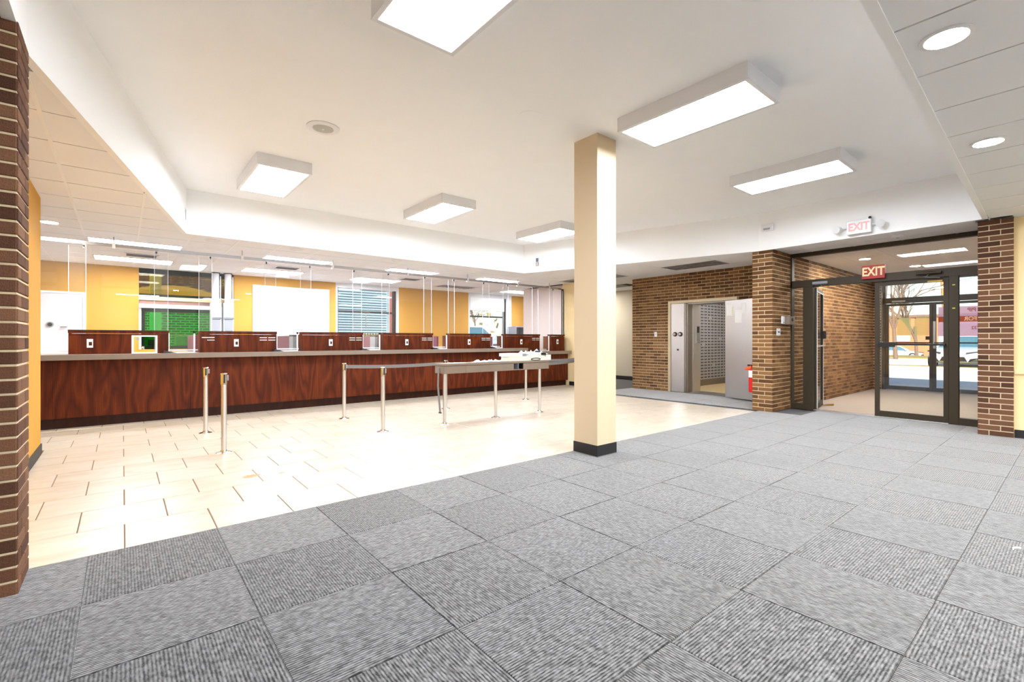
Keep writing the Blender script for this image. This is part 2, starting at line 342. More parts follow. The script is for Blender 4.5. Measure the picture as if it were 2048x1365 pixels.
tag(build(MB().box(9.83, 13.1, 4.0, 6.4, -.012, .002), 'floor', M['tanfloor']), kind='structure')

# ---- bricks
BH, BL = .0677, .203
bm_cache = {}
def brick_mesh(L, m):
    k = (round(L,3), m.name)
    if k not in bm_cache:
        b = MB(); a, e, h, c = L/2, .012, .0283, .003
        b.add([(-a,e,-h),(a,e,-h),(a,e,h),(-a,e,h),(-a,-e+c,-h),(a,-e+c,-h),(a,-e+c,h),(-a,-e+c,h),(-a+c,-e,-h+c),(a-c,-e,-h+c),(a-c,-e,h-c),(-a+c,-e,h-c)],
              [(0,1,5,4),(1,2,6,5),(2,3,7,6),(3,0,4,7),(4,5,9,8),(5,6,10,9),(6,7,11,10),(7,4,8,11),(8,9,10,11)])
        me = b.mesh('brick'); me.materials.append(m); bm_cache[k] = me
    return bm_cache[k]
def brick_face(p0, u, L, z0, z1, half0=0, holes=()):   # list of (length, centre x, y, z, angle); outer face is to the right of u
    out = []; n = (u[1], -u[0]); ang = math.atan2(u[1], u[0]); k = 0; z = z0
    while z + .05 <= z1:
        zc = z + BH/2 - .003; off = -(BL/2) * ((k+half0) % 2)
        a = off
        while a < L - .02:
            e1 = min(a+BL-.0095, L); e1 = L if L-e1 < .035 else e1
            segs = [(max(a, 0), e1)]
            for h0, h1, hz0, hz1 in holes:
                if hz0-.02 < zc < hz1+.02:
                    ns = []
                    for s0, s1 in segs:
                        if h1 <= s0 or h0 >= s1: ns.append((s0, s1)); continue
                        if h0 > s0: ns.append((s0, h0-.004))
                        if h1 < s1: ns.append((h1+.004, s1))
                    segs = ns
            for s0, s1 in segs:
                if s1-s0 > .03:
                    m = (s0+s1)/2
                    out.append((s1-s0, p0[0]+u[0]*m-n[0]*.006, p0[1]+u[1]*m-n[1]*.006, zc, ang))
            a += BL
        z += BH; k += 1
    return out
def lay_bricks(lst, parent, m, limit=300):
    lst = sorted(lst, key=lambda b: math.hypot(b[1], b[2]))
    if isinstance(parent, bpy.types.Object): inv = WM[parent.name].inverted()
    for L, x, y, z, a in lst[:limit]:
        o = place('brick', brick_mesh(L, m), parent, (x, y, z), a); o.matrix_parent_inverse = inv
    rest = lst[limit:]
    if rest:
        b = MB()
        for L, x, y, z, a in rest: b.obox((x, y, z), (math.cos(a), math.sin(a)), L, .024, .0556)
        o = build(b, 'brick_field', m, parent); o['kind'] = 'stuff'

# brick wall with the vault
vw = MB()
VX = 9.82
vw.box(VX, VX+.5, 6.17, 7.19, 0, LO).box(VX, VX+.5, 3.5, 4.57, 0, LO).box(VX, VX+.5, 4.57, 6.17, 2.09, LO)
wall_vault = tag(build(vw, 'wall_vault', M['mortar']), kind='structure')
lay_bricks(brick_face((VX, 7.19), (0,-1), 3.6, 0, LO, 0, [(7.19-6.17, 7.19-4.57, -1, 2.09)]), wall_vault, M['brick'])
# brick wall of the vestibule
wv_ = tag(build(MB().box(9.16, 14.4, 3.32, 3.5, 0, LO+.05), 'wall_vestibule_left', M['mortar']), kind='structure')
lay_bricks(brick_face((9.16, 3.32), (1,0), 5.2, 0, LO, 1), wv_, M['brick'])
wv2 = tag(build(MB().box(8.75, 14.4, .2, .42, 0, LO+.05), 'wall_vestibule_right', M['mortar']), kind='structure')
lay_bricks(brick_face((14.4, .42), (-1,0), 5.2, 0, LO, 0), wv2, M['brick_red'], 0)
wv3 = tag(build(MB().box(14.2, 14.4, 3.16, 3.32, 0, LO+.05).box(14.2, 14.4, .3, .5, 0, LO+.05), 'wall_vestibule_outer', M['mortar']), kind='structure')
lay_bricks(brick_face((14.2, 3.32), (0,-1), .16, 0, LO, 0), wv3, M['brick_red'])
# brick pillars
def pillar(label, x0, x1, y0, y1, faces, m):
    t = thing('brick_pillar', label, 'pillar', ((x0+x1)/2, (y0+y1)/2, 0))
    build(MB().box(x0, x1, y0, y1, 0, LO), 'mortar_core', M['mortar'], t)
    L = []
    for p0, u, ln, h in faces: L += brick_face(p0, u, ln, 0, LO, h)
    lay_bricks(L, t, m)
    return t
pillar('dark brown brick pillar at the left edge, next to the yellow wall', -.80, -.385, 3.2, 3.52,
       [((-.80,3.2), (1,0), .415, 0), ((-.385,3.2), (0,1), .32, 1)], M['brick_red'])
pillar('brown brick pillar between the vault and the glass entrance', 8.3, 9.06, 3.3, 3.62,
       [((8.3,3.62), (0,-1), .32, 0), ((8.3,3.3), (1,0), .76, 1)], M['brick'])
pillar('brown brick pillar right of the glass entrance, beside the cream wall', 8.4, 9.06, .56, .87,
       [((8.4,.87), (0,-1), .31, 1), ((9.06,.87), (-1,0), .66, 0)], M['brick_red'])
# painted walls
def wall(name, mb, m): return tag(build(mb, name, m), kind='structure')
wall('wall_left', MB().box(-.85, -.67, 3.52, 7.03, 0, LO), M['yellow'])
wall('baseboard_left', MB().box(-.67, -.66, 3.53, 7.04, 0, .1).box(-.86, -.66, 7.03, 7.04, 0, .1), M['black'])
FW = 12.5
bw = MB()       # back wall with three window openings: (x0,x1,z0,z1)
OPEN = [(.26,1.98,1.0,2.70),(4.31,6.1,.95,2.70),(8.5,10.27,.95,2.70)]
x = -4.0
for a, b_, c, d in OPEN:
    bw.box(x, a, FW, FW+.2, 0, LO); bw.box(a, b_, FW, FW+.2, 0, c)
    x = b_
bw.box(x, 12.0, FW, FW+.2, 0, LO)
wall('wall_back', bw, M['yellow'])
wall('wall_teller_end', MB().box(9.3, 9.42, 8.95, 10.75, 0, LO), M['offwhite'])
wall('wall_right_return', MB().box(9.14, 9.42, 7.62, 8.95, 0, LO), M['cream'])
wall('baseboard_return', MB().box(9.125, 9.14, 7.61, 8.7, 0, .1), M['black'])
wall('wall_corridor', MB().box(11.78, 11.9, 7.1, 12.5, 0, LO).box(10.32, 11.78, 7.0, 7.1, 0, LO), M['greige'])
wall('baseboard_corridor', MB().box(11.765, 11.78, 7.1, 12.5, 0, .1), M['black'])
wall('wall_entrance_right', MB().box(8.44, 8.75, -4.2, .56, 0, LO), M['cream'])
wall('baseboard_entrance_right', MB().box(8.425, 8.44, -4.2, .555, 0, .1), M['black'])
wall('trim_1', MB().box(8.42, 8.44, -4.2, .555, .775, .785).box(8.41, 8.44, -4.2, .555, .785, .825).box(8.42, 8.44, -4.2, .555, .825, .835), M['cream'])
wall('wall_front', MB().box(-4.2, 8.75, -4.2, -4.05, 0, .35).box(-4.2, 8.75, -4.2, -4.05, 2.5, LO).box(-4.2, -3.5, -4.2, -4.05, .35, 2.5).box(8.0, 8.75, -4.2, -4.05, .35, 2.5), M['cream'])
wfill = struct('fill_window', (2.2, -4.12, .35))  # unseen glazing, added so daylight fills the room from behind the camera
for k in range(7):
    xx = -3.5+k*(11.5/6); build(MB().box(xx-.03, xx+.03, -4.17, -4.08, .35, 2.5), 'mullion', M['bronze'], wfill)
    if k < 6: build(MB().box(xx+.03, xx+11.5/6-.03, -4.13, -4.12, .35, 2.5), 'pane', M['glass'], wfill)
wall('wall_side', MB().box(-4.2, -4.0, -4.2, 12.62, 0, LO), M['yellow'])
wall('wall_vault_inner', MB().box(13.1, 13.2, 3.6, 6.6, 0, LO).box(10.32, 13.1, 6.42, 6.6, 0, LO).box(10.32, 13.1, 3.9, 4.0, 0, LO), M['greige'])

# ---- ceilings
tag(build(MB().box(-4.3, 14.5, -4.3, 12.75, 3.5, 3.62), 'ceiling', M['plaster']), kind='structure')   # unseen roof slab, added to keep the sun out
hi = tag(build(MB().prism(POLY, HI, HI+.08), 'ceiling', M['plaster']), kind='structure')
n = len(POLY)
cx, cy = sum(p[0] for p in POLY)/n, sum(p[1] for p in POLY)/n
SW = .05
for i in range(n):          # bulkhead boards around the raised plaster ceiling
    a, b_ = Vector(POLY[i]), Vector(POLY[(i+1)%n]); d = (b_-a).normalized(); nn = Vector((d.y, -d.x))
    build(MB().prism([tuple(a-d*.02), tuple(b_+d*.02), tuple(b_+d*.02+nn*SW), tuple(a-d*.02+nn*SW)], LO-.008, HI), 'soffit', M['plaster'], hi)
def clip(poly, p, q, keep_left):       # half-plane clip
    out = []
    sd = lambda r: ((q[0]-p[0])*(r[1]-p[1])-(q[1]-p[1])*(r[0]-p[0])) * (1 if keep_left else -1)
    for i in range(len(poly)):
        a, b_ = poly[i], poly[(i+1)%len(poly)]; sa, sb = sd(a), sd(b_)
        if sa >= 0: out.append(a)
        if sa*sb < 0: t = sa/(sa-sb); out.append((a[0]+(b_[0]-a[0])*t, a[1]+(b_[1]-a[1])*t))
    return out
def area(p): return abs(sum(p[i][0]*p[(i+1)%len(p)][1]-p[(i+1)%len(p)][0]*p[i][1] for i in range(len(p))))/2
def outset(P, dd):
    r = []
    for i in range(len(P)):
        p, a, b_ = Vector(P[i]), Vector(P[i-1]), Vector(P[(i+1)%len(P)])
        d1, d2 = (p-a).normalized(), (b_-p).normalized(); n1, n2 = Vector((d1.y,-d1.x)), Vector((d2.y,-d2.x)); k = n1+n2
        r.append(tuple(p + k*dd/(1+n1.dot(n2))))
    return r
POLY2 = outset(POLY, SW)
def minus_poly(rect):
    pcs = []; cur = rect
    for i in range(len(POLY2)):
        p, q = POLY2[i], POLY2[(i+1)%len(POLY2)]
        o = clip(cur, p, q, False)
        if len(o) > 2 and area(o) > .002: pcs.append(o)
        cur = clip(cur, p, q, True)
        if len(cur) < 3: break
    return pcs
HOLES = []           # recessed fixtures in the suspended ceiling, filled below: (x0,x1,y0,y1)
TROF = [(-.42+i*2.38, 9.24+j*1.86, True) for i in range(4) for j in range(2)]
TROF[7] = (TROF[7][0], TROF[7][1], False); TROF.append((9.1, 11.1, True))
for x, y, on in TROF: HOLES.append((x, x+1.19, y, y+.6))
PARA = [(8.63, 9.21, 4.45, 5.62), (8.63, 9.21, 6.85, 8.02), (10.4, 10.98, 8.1, 9.27)]
HOLES += PARA
VENTS = [(.02, .50, 10.46, 10.86), (2.4, 2.88, 10.4, 10.8), (5.25, 5.73, 10.42, 10.82)]
sus = build(MB().box(-4.1, 14.4, -4.1, .5, LO+.0155, LO+.035).box(-4.1, -.45, .5, 12.6, LO+.0155, LO+.035).box(-.45, 9.3, 8.1, 12.6, LO+.0155, LO+.035)
            .prism([(8.34,.5),(14.4,.5),(14.4,12.6),(9.3,12.6),(9.3,8.1),(7.03,8.1),(8.34,3.5)], LO+.0155, LO+.035).prism([(-.46,3.5),(.62,8.1),(-.46,8.1)], LO+.0155, LO+.035), 'ceiling', M['plenum'])
tag(sus, kind='structure')
cnt = 0; CPAR = sus
def ctile(x0, x1, y0, y1, gx=.004, gy=.004):
    global cnt
    for hx0, hx1, hy0, hy1 in HOLES:
        mx, my = (x0+x1)/2, (y0+y1)/2
        if hx0-.02 < mx < hx1+.02 and hy0-.02 < my < hy1+.02: return
    rect = [(x0+gx,y0+gy),(x1-gx,y0+gy),(x1-gx,y1-gy),(x0+gx,y1-gy)]
    pcs = minus_poly(rect)
    if len(pcs) == 1 and abs(area(pcs[0])-area(rect)) < 1e-6:
        place('ceiling_tile', plate(x1-x0-2*gx, y1-y0-2*gy, -.015, 'ceiling_tile', M['ctile'], -.002), CPAR, ((x0+x1)/2, (y0+y1)/2, LO)); cnt += 1
    else:
        for pc in pcs:
            build(MB().prism(pc, LO, LO+.015), 'ceiling_tile', M['ctile'], CPAR); cnt += 1
GX, GY = .595, .61
xs = [-.42+GX*k for k in range(-3, 21)]
yb = [12.5, 11.67, 11.06, 10.45, 9.84, 9.23, 8.62, 8.01, 7.40, 6.79, 6.18, 5.57, 4.96, 4.35, 3.74]
for j in range(len(yb)-1):
    for i in range(len(xs)-1):
        x0, x1, y0, y1 = xs[i], xs[i+1], yb[j+1], yb[j]
        if y1 < 8.02 and x1 > 1.2: continue
        if y1 <= 7.05 and x1 < -.7: continue
        if y0 == 11.67 : y1 = 12.5
        if x1 > 9.3 and y0 < 10.4: continue
        ctile(x0, min(x1, 11.48), y0, y1, .010, .007)
vx = [6.95, 7.45, 8.04, 8.63, 9.21, 9.8]; vy = [3.62, 3.86, 4.45, 5.035, 5.62, 6.235, 6.85, 7.435, 8.02, 8.6]
for i in range(len(vx)-1):
    for j in range(len(vy)-1):
        if vy[j] > 7.9 and vx[i+1] < 9.1: continue
        ctile(vx[i], vx[i+1], vy[j], vy[j+1], .004, .004)
for i, x0 in enumerate((9.8, 10.4, 10.98, 11.4)):
    for j in range(4): ctile(x0, (10.4, 10.98, 11.4, 11.78)[i], 7.2+j*.6, 7.8+j*.6)
rx = [2.905+.606*k for k in range(-3, 11)]
for i in range(len(rx)-1):
    for y0, y1 in ((-.45,.76),(.76,.90)):
        ctile(rx[i], min(rx[i+1], 8.44), y0, y1, .007, .004)
for j in range(5):
    for x0, x1 in ((8.26, 8.72), (8.72, 9.08)): ctile(x0, x1, .55+j*.6, min(.55+(j+1)*.6, 3.3), .004, .006)
CPAR = tag(build(MB().box(9.14, 14.4, .42, 3.32, LO+.036, LO+.05), 'ceiling', M['plenum']), kind='structure')
for i in range(9):
    for j in range(5): ctile(9.14+i*.6, min(9.14+(i+1)*.6, 14.4), .42+j*.6, min(.42+(j+1)*.6, 3.32), .004, .008)
CPAR = sus
for i in range(3):
    for j in range(4): ctile(-.385-.61*(i+1), -.385-.61*i, 3.2-.61*(j+1), 3.2-.61*j)
tag(build(MB().box(-4.05, 8.44, -4.05, -.46, LO, LO+.012).box(-4.05, -2.25, -.46, 12.5, LO, LO+.012).box(10.33, 13.1, 4.0, 6.42, LO, LO+.012), 'ceiling', M['ctile']), kind='structure')
tb = MB()       # white T runners
def runner(xc, y0, y1):
    p = [y0, y1]; ins = []
    N = 200; prev = None
    for k in range(N+1):
        y = y0+(y1-y0)*k/N
        inside = all((POLY2[(i+1)%n][0]-POLY2[i][0])*(y-POLY2[i][1])-(POLY2[(i+1)%n][1]-POLY2[i][1])*(xc-POLY2[i][0]) > 0 for i in range(n))
        inside = inside or any(h[0]-.005 < xc < h[1]+.005 and h[2] < y < h[3] and h[0]+.02 < xc < h[1]-.02 for h in HOLES)
        if not inside and prev is None: prev = y
        if (inside or k == N) and prev is not None:
            if y-prev > .05: tb.box(xc-.012, xc+.012, prev, y, LO-.004, LO+.012)
            prev = None
for xc in xs: runner(xc, 7.1 if xc < -.7 else 3.56, 12.5) if xc < 1.2 else runner(xc, 8.08 if xc < 9.2 else 10.76, 12.5)
build(tb, 'grid_runner', M['grid'], sus)
tb = MB()
for j in range(1, 5): tb.box(9.14, 14.4, .42+j*.6-.012, .42+j*.6+.012, LO-.004, LO+.012); tb.box(8.32, 9.06, .55+j*.6-.012, .55+j*.6+.012, LO-.004, LO+.012)
build(tb, 'grid_runner', M['grid'], sus)

# ================================================================= COLUMN
t = thing('column', 'square beige column with black base standing on the tile edge', 'column', (3.895, 3.335, 0))
build(MB().box(3.745, 4.045, 3.175, 3.495, 0, HI), 'shaft', M['beige'], t)
build(MB().box(3.738, 4.052, 3.168, 3.502, 0, .115), 'baseboard', M['black'], t, bevel=.003)
build(MB().box(3.733, 4.057, 3.163, 3.172, 0, .006).box(3.733, 3.742, 3.163, 3.507, 0, .006), 'edge_strip', M['alu'], t)

# ================================================================= SURFACE LIGHTS
def surface_light(x, y, label):
    t = thing('ceiling_light', label, 'ceiling light', (x, y, HI), 0, 'surface fluorescent lights on the plaster ceiling')
    w, l, h, r = .595, 1.22, .13, .028
    build(MB().box(0,r,0,l,-h+.004,0).box(w-r,w,0,l,-h+.004,0).box(r,w-r,0,r,-h+.004,0).box(r,w-r,l-r,l,-h+.004,0).box(r,w-r,r,l-r,-.02,-.001), 'housing', M['white'], t, True)
    build(MB().box(-.002,r+.004,-.002,l+.002,-h-.004,-h+.004).box(w-r-.004,w+.002,-.002,l+.002,-h-.004,-h+.004).box(r+.004,w-r-.004,-.002,r+.004,-h-.004,-h+.004).box(r+.004,w-r-.004,l-r-.004,l+.002,-h-.004,-h+.004), 'frame', M['white'], t, True)
    build(MB().box(r+.004,w-r-.004,r+.004,l-r-.004,-h+.002,-h+.008), 'diffuser', M['lamp_new'] if y < 3 else M['lamp'], t, True)
    return t
for x, y, lb in ((1.165,5.92,'boxy ceiling light nearest the left bulkhead, second row'), (3.555,5.9,'boxy ceiling light in the middle of the far row'),
                 (5.985,5.92,'far boxy ceiling light partly hidden by the beige column'), (1.19,1.6,'boxy ceiling light cut off by the top of the picture'),
                 (3.655,1.63,'boxy ceiling light just right of the beige column'), (6.075,1.71,'boxy ceiling light nearest the glass entrance')):
    surface_light(x, y, lb)
# speaker
t = thing('ceiling_speaker', 'round white ceiling speaker with grey grille on the plaster ceiling', 'speaker', (1.545, 4.84, HI))
build(MB().lathe((0,0,0), [(.155,-.001),(.155,-.008),(.145,-.014),(.10,-.016),(.095,-.010)], 40), 'rim', M['white'], t, True, True)
g = build(MB().lathe((0,0,0), [(.094,-.009),(.094,-.0135),(.05,-.017),(.012,-.018)], 40), 'grille', mat('speaker_grille', S(178,178,172), .6, noise=.25, nscale=160), t, True, True)
build(MB().lathe((0,0,-.018), [(.012,0),(.010,-.004)], 16), 'centre_cap', M['white'], g, True)
# plate where a fitting was removed
tag(build(MB().lathe((2.976,3.345,HI), [(.11,-.0005),(.11,-.003),(.10,-.004)], 32), 'blank_cover', M['plaster']), 'faint round white blanking cover on the plaster ceiling', 'cover plate')
# downlights
def downlight(x, y, label, on, grp):
    t = thing('downlight', label, 'downlight', (x, y, LO), 0, grp)
    build(MB().lathe((0,0,0), [(.105,-.001),(.105,-.006),(.085,-.009),(.083,-.002)], 32), 'trim_ring', M['white'], t, True, True)
    build(MB().lathe((0,0,0), [(.08,-.003),(.08,-.006)], 32), 'lens', (M['downv'] if grp == 'downlights in the vestibule' else M['down']) if on else M['white'], t, True)
for x, y, lb in ((3.15,.44,'bright downlight in the right ceiling, nearest the camera'),(5.06,.47,'bright downlight in the right ceiling, nearer the entrance'),
                 (6.97,.47,'downlight in the right ceiling next to the brick pillar'),(1.24,.44,'downlight in the right ceiling beside the camera')):
    if x < 6: downlight(x, y, lb, True, 'downlights in the right ceiling')
for x, y, lb in ((-.72,8.38,'small downlight above the left end of the teller counter'),(1.05,8.36,'small downlight beside the corner of the left bulkhead'),(2.22,8.30,'second small downlight right of the bulkhead corner above the tellers'),
                 (4.0,8.28,'small downlight in the middle above the teller counter'),(8.17,8.27,'small downlight by the beige column above the teller counter')):
    downlight(x, y, lb, x < 0, 'small downlights over the teller counter')
for x, y, lb in ((10.6,2.6,'vestibule downlight near the brick wall'),(10.7,1.5,'vestibule downlight straight behind the transom glass'),(12.4,2.2,'vestibule downlight further out'),(10.9,9.7,'added hidden downlight at the end of the corridor behind the column')):  # the corridor one is hidden, added to brighten the corridor wall
    downlight(x, y, lb, True, 'downlights in the vestibule')
t = thing('smoke_detector', 'round white detector in the ceiling strip before the entrance', 'detector', (8.6, 1.72, LO))
build(MB().lathe((0,0,0), [(.075,-.001),(.075,-.012),(.055,-.03),(.02,-.034)], 28), 'body', M['white'], t, True, True)
build(MB().lathe((0,0,-.034), [(.02,0),(.018,-.004)], 16), 'sensor_eye', M['greyplastic'], t, True)
# troffers
NAMES = ['far left over the counter', 'over the drive-up window', 'left of the middle over the counter', 'over the white wall board', 'over the third teller partition', 'before the window with siding', 'right over the counter', 'dark', 'before the right back window']
for k, (x, y, on) in enumerate(TROF):
    t = thing('troffer_light', ('recessed lit troffer ' if on else 'unlit recessed troffer near the right back window, ') + NAMES[k], 'ceiling light', (x, y, LO), 0, 'recessed troffers behind the tellers')
    build(MB().box(.006,.03,.006,.594,-.004,.0145).box(1.16,1.184,.006,.594,-.004,.0145).box(.03,1.16,.006,.03,-.004,.0145).box(.03,1.16,.57,.594,-.004,.0145), 'frame', M['grid'], t, True)
    if on: build(MB().box(.03,1.16,.03,.57,.004,.012), 'lens', M['lamp2'], t, True)
    else:
        build(MB().box(.03,1.16,.03,.57,.0105,.0145), 'reflector', M['greyplastic'], t, True)
        lv = MB()
        for i in range(1, 8): lv.box(.03+i*.1412-.004, .03+i*.1412+.004, .03, .57, -.006, .0105)
        for i in range(1, 4): lv.box(.03, 1.16, .03+i*.135-.004, .03+i*.135+.004, -.006, .0105)
        build(lv, 'louvre', M['alu'], t, True)
for k, (x0, x1, y0, y1) in enumerate(PARA):
    t = thing('louvre_light', ['unlit louvred ceiling light in front of the vault wall', 'unlit louvred light beside the column toward the corridor', 'unlit louvred light at the far end of the corridor'][k], 'ceiling light', (x0, y0, LO), 0, 'unlit louvred lights by the vault')
    w, l = x1-x0, y1-y0
    build(MB().box(.004,.025,.004,l-.004,-.004,.0145).box(w-.025,w-.004,.004,l-.004,-.004,.0145).box(.025,w-.025,.004,.025,-.004,.0145).box(.025,w-.025,l-.025,l-.004,-.004,.0145), 'frame', M['alu'], t, True)
    build(MB().box(.025,w-.025,.025,l-.025,.0105,.0145), 'reflector', mat('reflector_grey', S(120,120,128), .35, .6, noise=.05), t, True)
    for i in range(1, 3): build(MB().box(w*i/3-.006, w*i/3+.006, .025, l-.025, -.004, .0105), 'louvre', M['alu'], t, True)
    for i in range(1, 6): build(MB().box(.025, w-.025, l*i/6-.005, l*i/6+.005, -.004, .0105), 'louvre', M['alu'], t, True)
for k, (x0, x1, y0, y1) in enumerate(VENTS):
    t = thing('air_vent', ['grey air vent between the two leftmost troffers', 'grey air vent above the white wall board', 'grey air vent near the window with siding'][k], 'vent', (x0, y0, LO), 0, 'air vents over the teller area')
    w, l = x1-x0, y1-y0
    build(MB().box(0,.03,0,l,-.012,-.001).box(w-.03,w,0,l,-.012,-.001).box(.03,w-.03,0,.03,-.012,-.001).box(.03,w-.03,l-.03,l,-.012,-.001), 'frame', M['white'], t, True)
    for i in range(7):
        yy = .03+(l-.06)*(i+.5)/7
        build(MB().add([(.03,yy-.02,-.012),(w-.03,yy-.02,-.012),(w-.03,yy+.012,-.002),(.03,yy+.012,-.002),(.03,yy-.018,-.014),(w-.03,yy-.018,-.014),(w-.03,yy+.014,-.004),(.03,yy+.014,-.004)],
              [(0,1,2,3),(7,6,5,4),(0,4,5,1),(1,5,6,2),(2,6,7,3),(3,7,4,0)]), 'slat', M['greyplastic'], t, True)
for k, (x, y) in enumerate(((-2.6,-2.6),(-.2,-2.6),(2.2,-2.6),(4.6,-2.6),(7.0,-2.6))):  # unseen panels, added to brighten the room from behind the camera
    t = thing('troffer_light', 'added unseen fill panel behind the camera, ' + ('first','second','third','fourth','fifth')[k] + ' from the left', 'ceiling light', (x, y, LO), 0, 'added fill panels behind the camera')
    build(MB().box(0,.03,0,.6,-.02,-.001).box(1.16,1.19,0,.6,-.02,-.001).box(.03,1.16,0,.03,-.02,-.001).box(.03,1.16,.57,.6,-.02,-.001), 'frame', M['grid'], t, True)
    build(MB().box(.03,1.16,.03,.57,-.012,-.004), 'lens', M['lamp_new'], t, True)
# fittings on the bulkheads
def text_mesh(s, size, ext, m, name, parent, M4, font_bold=True):
    cu = bpy.data.curves.new('t', 'FONT'); cu.body = s; cu.size = size; cu.extrude = ext; cu.align_x = 'CENTER'; cu.align_y = 'CENTER'
    if font_bold: cu.offset = size*.03
    o = bpy.data.objects.new('t', cu); COL.objects.link(o)
    me = bpy.data.meshes.new_from_object(o.evaluated_get(bpy.context.evaluated_depsgraph_get())); bpy.data.objects.remove(o); bpy.data.curves.remove(cu)
    me.transform(M4); me.name = name
    return link(name, me, m, parent)
def face_negx(x, y, z, sx=1, sz=1):   # text reading for someone looking along +X
    return Matrix.Translation((x, y, z)) @ Matrix(((0,0,-1,0),(-1,0,0,0),(0,1,0,0),(0,0,0,1))) @ Matrix.Diagonal((sx, sz, 1, 1))
t = thing('exit_light', 'washed-out white exit sign with two lamp heads on the bulkhead', 'exit sign', (8.2, 2.07, 2.72))
build(MB().box(8.14, 8.205, 1.925, 2.215, 2.725, 2.915), 'case', M['white'], t, bevel=.006)
text_mesh('EXIT', .155, .002, M['exitpale'], 'lettering', t, face_negx(8.139, 2.07, 2.82, .8, 1.0))
for yy in (2.30, 1.84):
    h = build(MB().cyl((8.17,yy,2.83),(8.10,yy+(.03 if yy>2 else -.03),2.815), .03, .055, 20), 'lamp_head', M['white'], t, smooth=True)
    build(MB().cyl((8.10,yy+(.03 if yy>2 else -.03),2.815),(8.095,yy+(.032 if yy>2 else -.032),2.814), .05, .05, 20), 'lens', M['white'], h)
    build(MB().cyl((8.17,yy,2.83),(8.17,2.07+(.145 if yy>2 else -.145),2.83), .012, .012, 10), 'arm', M['white'], t)
t = thing('dome_camera', 'tiny black camera ball above the washed-out exit sign', 'camera', (8.19, 1.945, 2.935))
build(MB().cyl((8.205,1.945,2.935),(8.18,1.945,2.935), .012, .012, 12), 'mount', M['blackplastic'], t)
build(MB().lathe((8.172,1.945,2.935), [(.004,-.02),(.014,-.015),(.02,0),(.014,.015),(.004,.02)], 16), 'ball', M['blackplastic'], t, smooth=True)
t = thing('motion_sensor', 'small white sensor box on the bulkhead above the brick pillar', 'sensor', (8.22, 3.34, 3.0))
build(MB().box(8.18, 8.236, 3.25, 3.43, 3.0, 3.11), 'case', M['white'], t, bevel=.008)
build(MB().box(8.172, 8.182, 3.29, 3.39, 3.01, 3.04), 'window', M['greyplastic'], t)
for k, (zz, mm) in enumerate(((2.955, M['blackplastic']), (2.865, M['taupe']))):
    t = thing('wall_socket', ['dark double socket plate high on the right bulkhead corner', 'beige blank plate below the dark socket on the right bulkhead'][k], 'socket', (7.10, 7.55, zz))
    d = Vector((1.31,-4.5)).normalized(); p = Vector((6.95,8.0))+d*.34
    build(MB().obox((p.x-.004, p.y-.001, zz), d, .075, .012, .085), 'plate', M['greyplastic'] if k == 0 else mm, t, bevel=.003)
    for q in (-.018, .018): build(MB().obox((p.x-.010, p.y-.003, zz+q), d, .03, .012, .022), 'outlet', M['blackplastic'] if k == 0 else M['cardboard'], t)
t = thing('wall_plate', 'narrow white plate on the end of the left bulkhead', 'plate', (.6, 7.7, 2.95))
d = Vector((1.075,4.53)).normalized(); p = Vector((.69,8.03))-d*.12
build(MB().obox((p.x+.004, p.y-.001, 2.93), d, .07, .01, .18), 'plate', M['white'], t, bevel=.002)
build(MB().obox((p.x+.010, p.y-.002, 2.93), d, .012, .008, .14), 'slot', M['greyplastic'], t)

# ================================================================= ENTRANCE
SX = 9.1
w1 = struct('window_1', (SX, 2.1, 0))
def bar(x0,x1,y0,y1,z0,z1,name,m,p): return build(MB().box(x0,x1,y0,y1,z0,z1), name, m, p, bevel=.003)
F0, F1 = SX-.05, SX+.05
bar(F0,F1,.88,3.30,2.635,2.70,'head_rail',M['bronze'],w1); bar(F0,F1,.88,3.30,2.105,2.225,'transom_rail',M['bronze'],w1)
bar(F0,F1,3.27,3.30,0,2.635,'jamb',M['bronze'],w1); bar(F0,F1,2.945,3.10,0,2.105,'mullion',M['bronze'],w1); bar(F0,F1,1.135,1.235,0,2.105,'mullion',M['bronze'],w1); bar(F0,F1,.87,.89,0,2.635,'jamb',M['bronze'],w1)
bar(F0,F1,3.10,3.27,0,.1,'bottom_rail',M['bronze'],w1); bar(F0,F1,.89,1.135,0,.1,'bottom_rail',M['bronze'],w1)
build(MB().box(SX-.004,SX+.004,.89,3.27,2.225,2.635), 'transom_glass', M['glass'], w1)
build(MB().box(SX-.004,SX+.004,3.10,3.27,.1,2.105), 'side_glass', M['glass'], w1)
build(MB().box(SX-.004,SX+.004,.89,1.135,.1,2.105), 'side_glass', M['glass'], w1)
for z in (1.98, 2.10-.45): 
    build(MB().box(F0-.002,F0,1.17,1.20,z-.012,z+.004), 'tape_mark', M['yellowtape'], w1)
bar(SX-.06,SX+.06,1.24,2.94,-.002,.012,'threshold',M['alu'],w1)
def leaf(name, W_, H_=2.09, m=M['bronze'], glass=M['glass'], pushbar=True):     # local: hinge at origin, leaf along +y, swing side +x
    d = struct(name)
    st = .058
    for y0, y1 in ((0,st),(W_-st,W_)): build(MB().box(-.022,.022,y0,y1,.012,H_), 'stile', m, d, True, bevel=.002)
    build(MB().box(-.022,.022,st,W_-st,.012,.1), 'bottom_rail', m, d, True, bevel=.002)
    build(MB().box(-.022,.022,st,W_-st,H_-.055,H_), 'top_rail', m, d, True, bevel=.002)
    build(MB().box(-.004,.004,st,W_-st,.1,H_-.055), 'glass', glass, d, True)
    if pushbar:
        b = build(MB().box(-.075,-.055,.03,W_-.03,1.115,1.145), 'push_bar', M['blackplastic'], d, True, bevel=.004)
        for yy in (.03, W_-.05): build(MB().box(-.06,-.02,yy,yy+.02,1.118,1.142), 'bracket', M['blackplastic'], b, True)
    return d
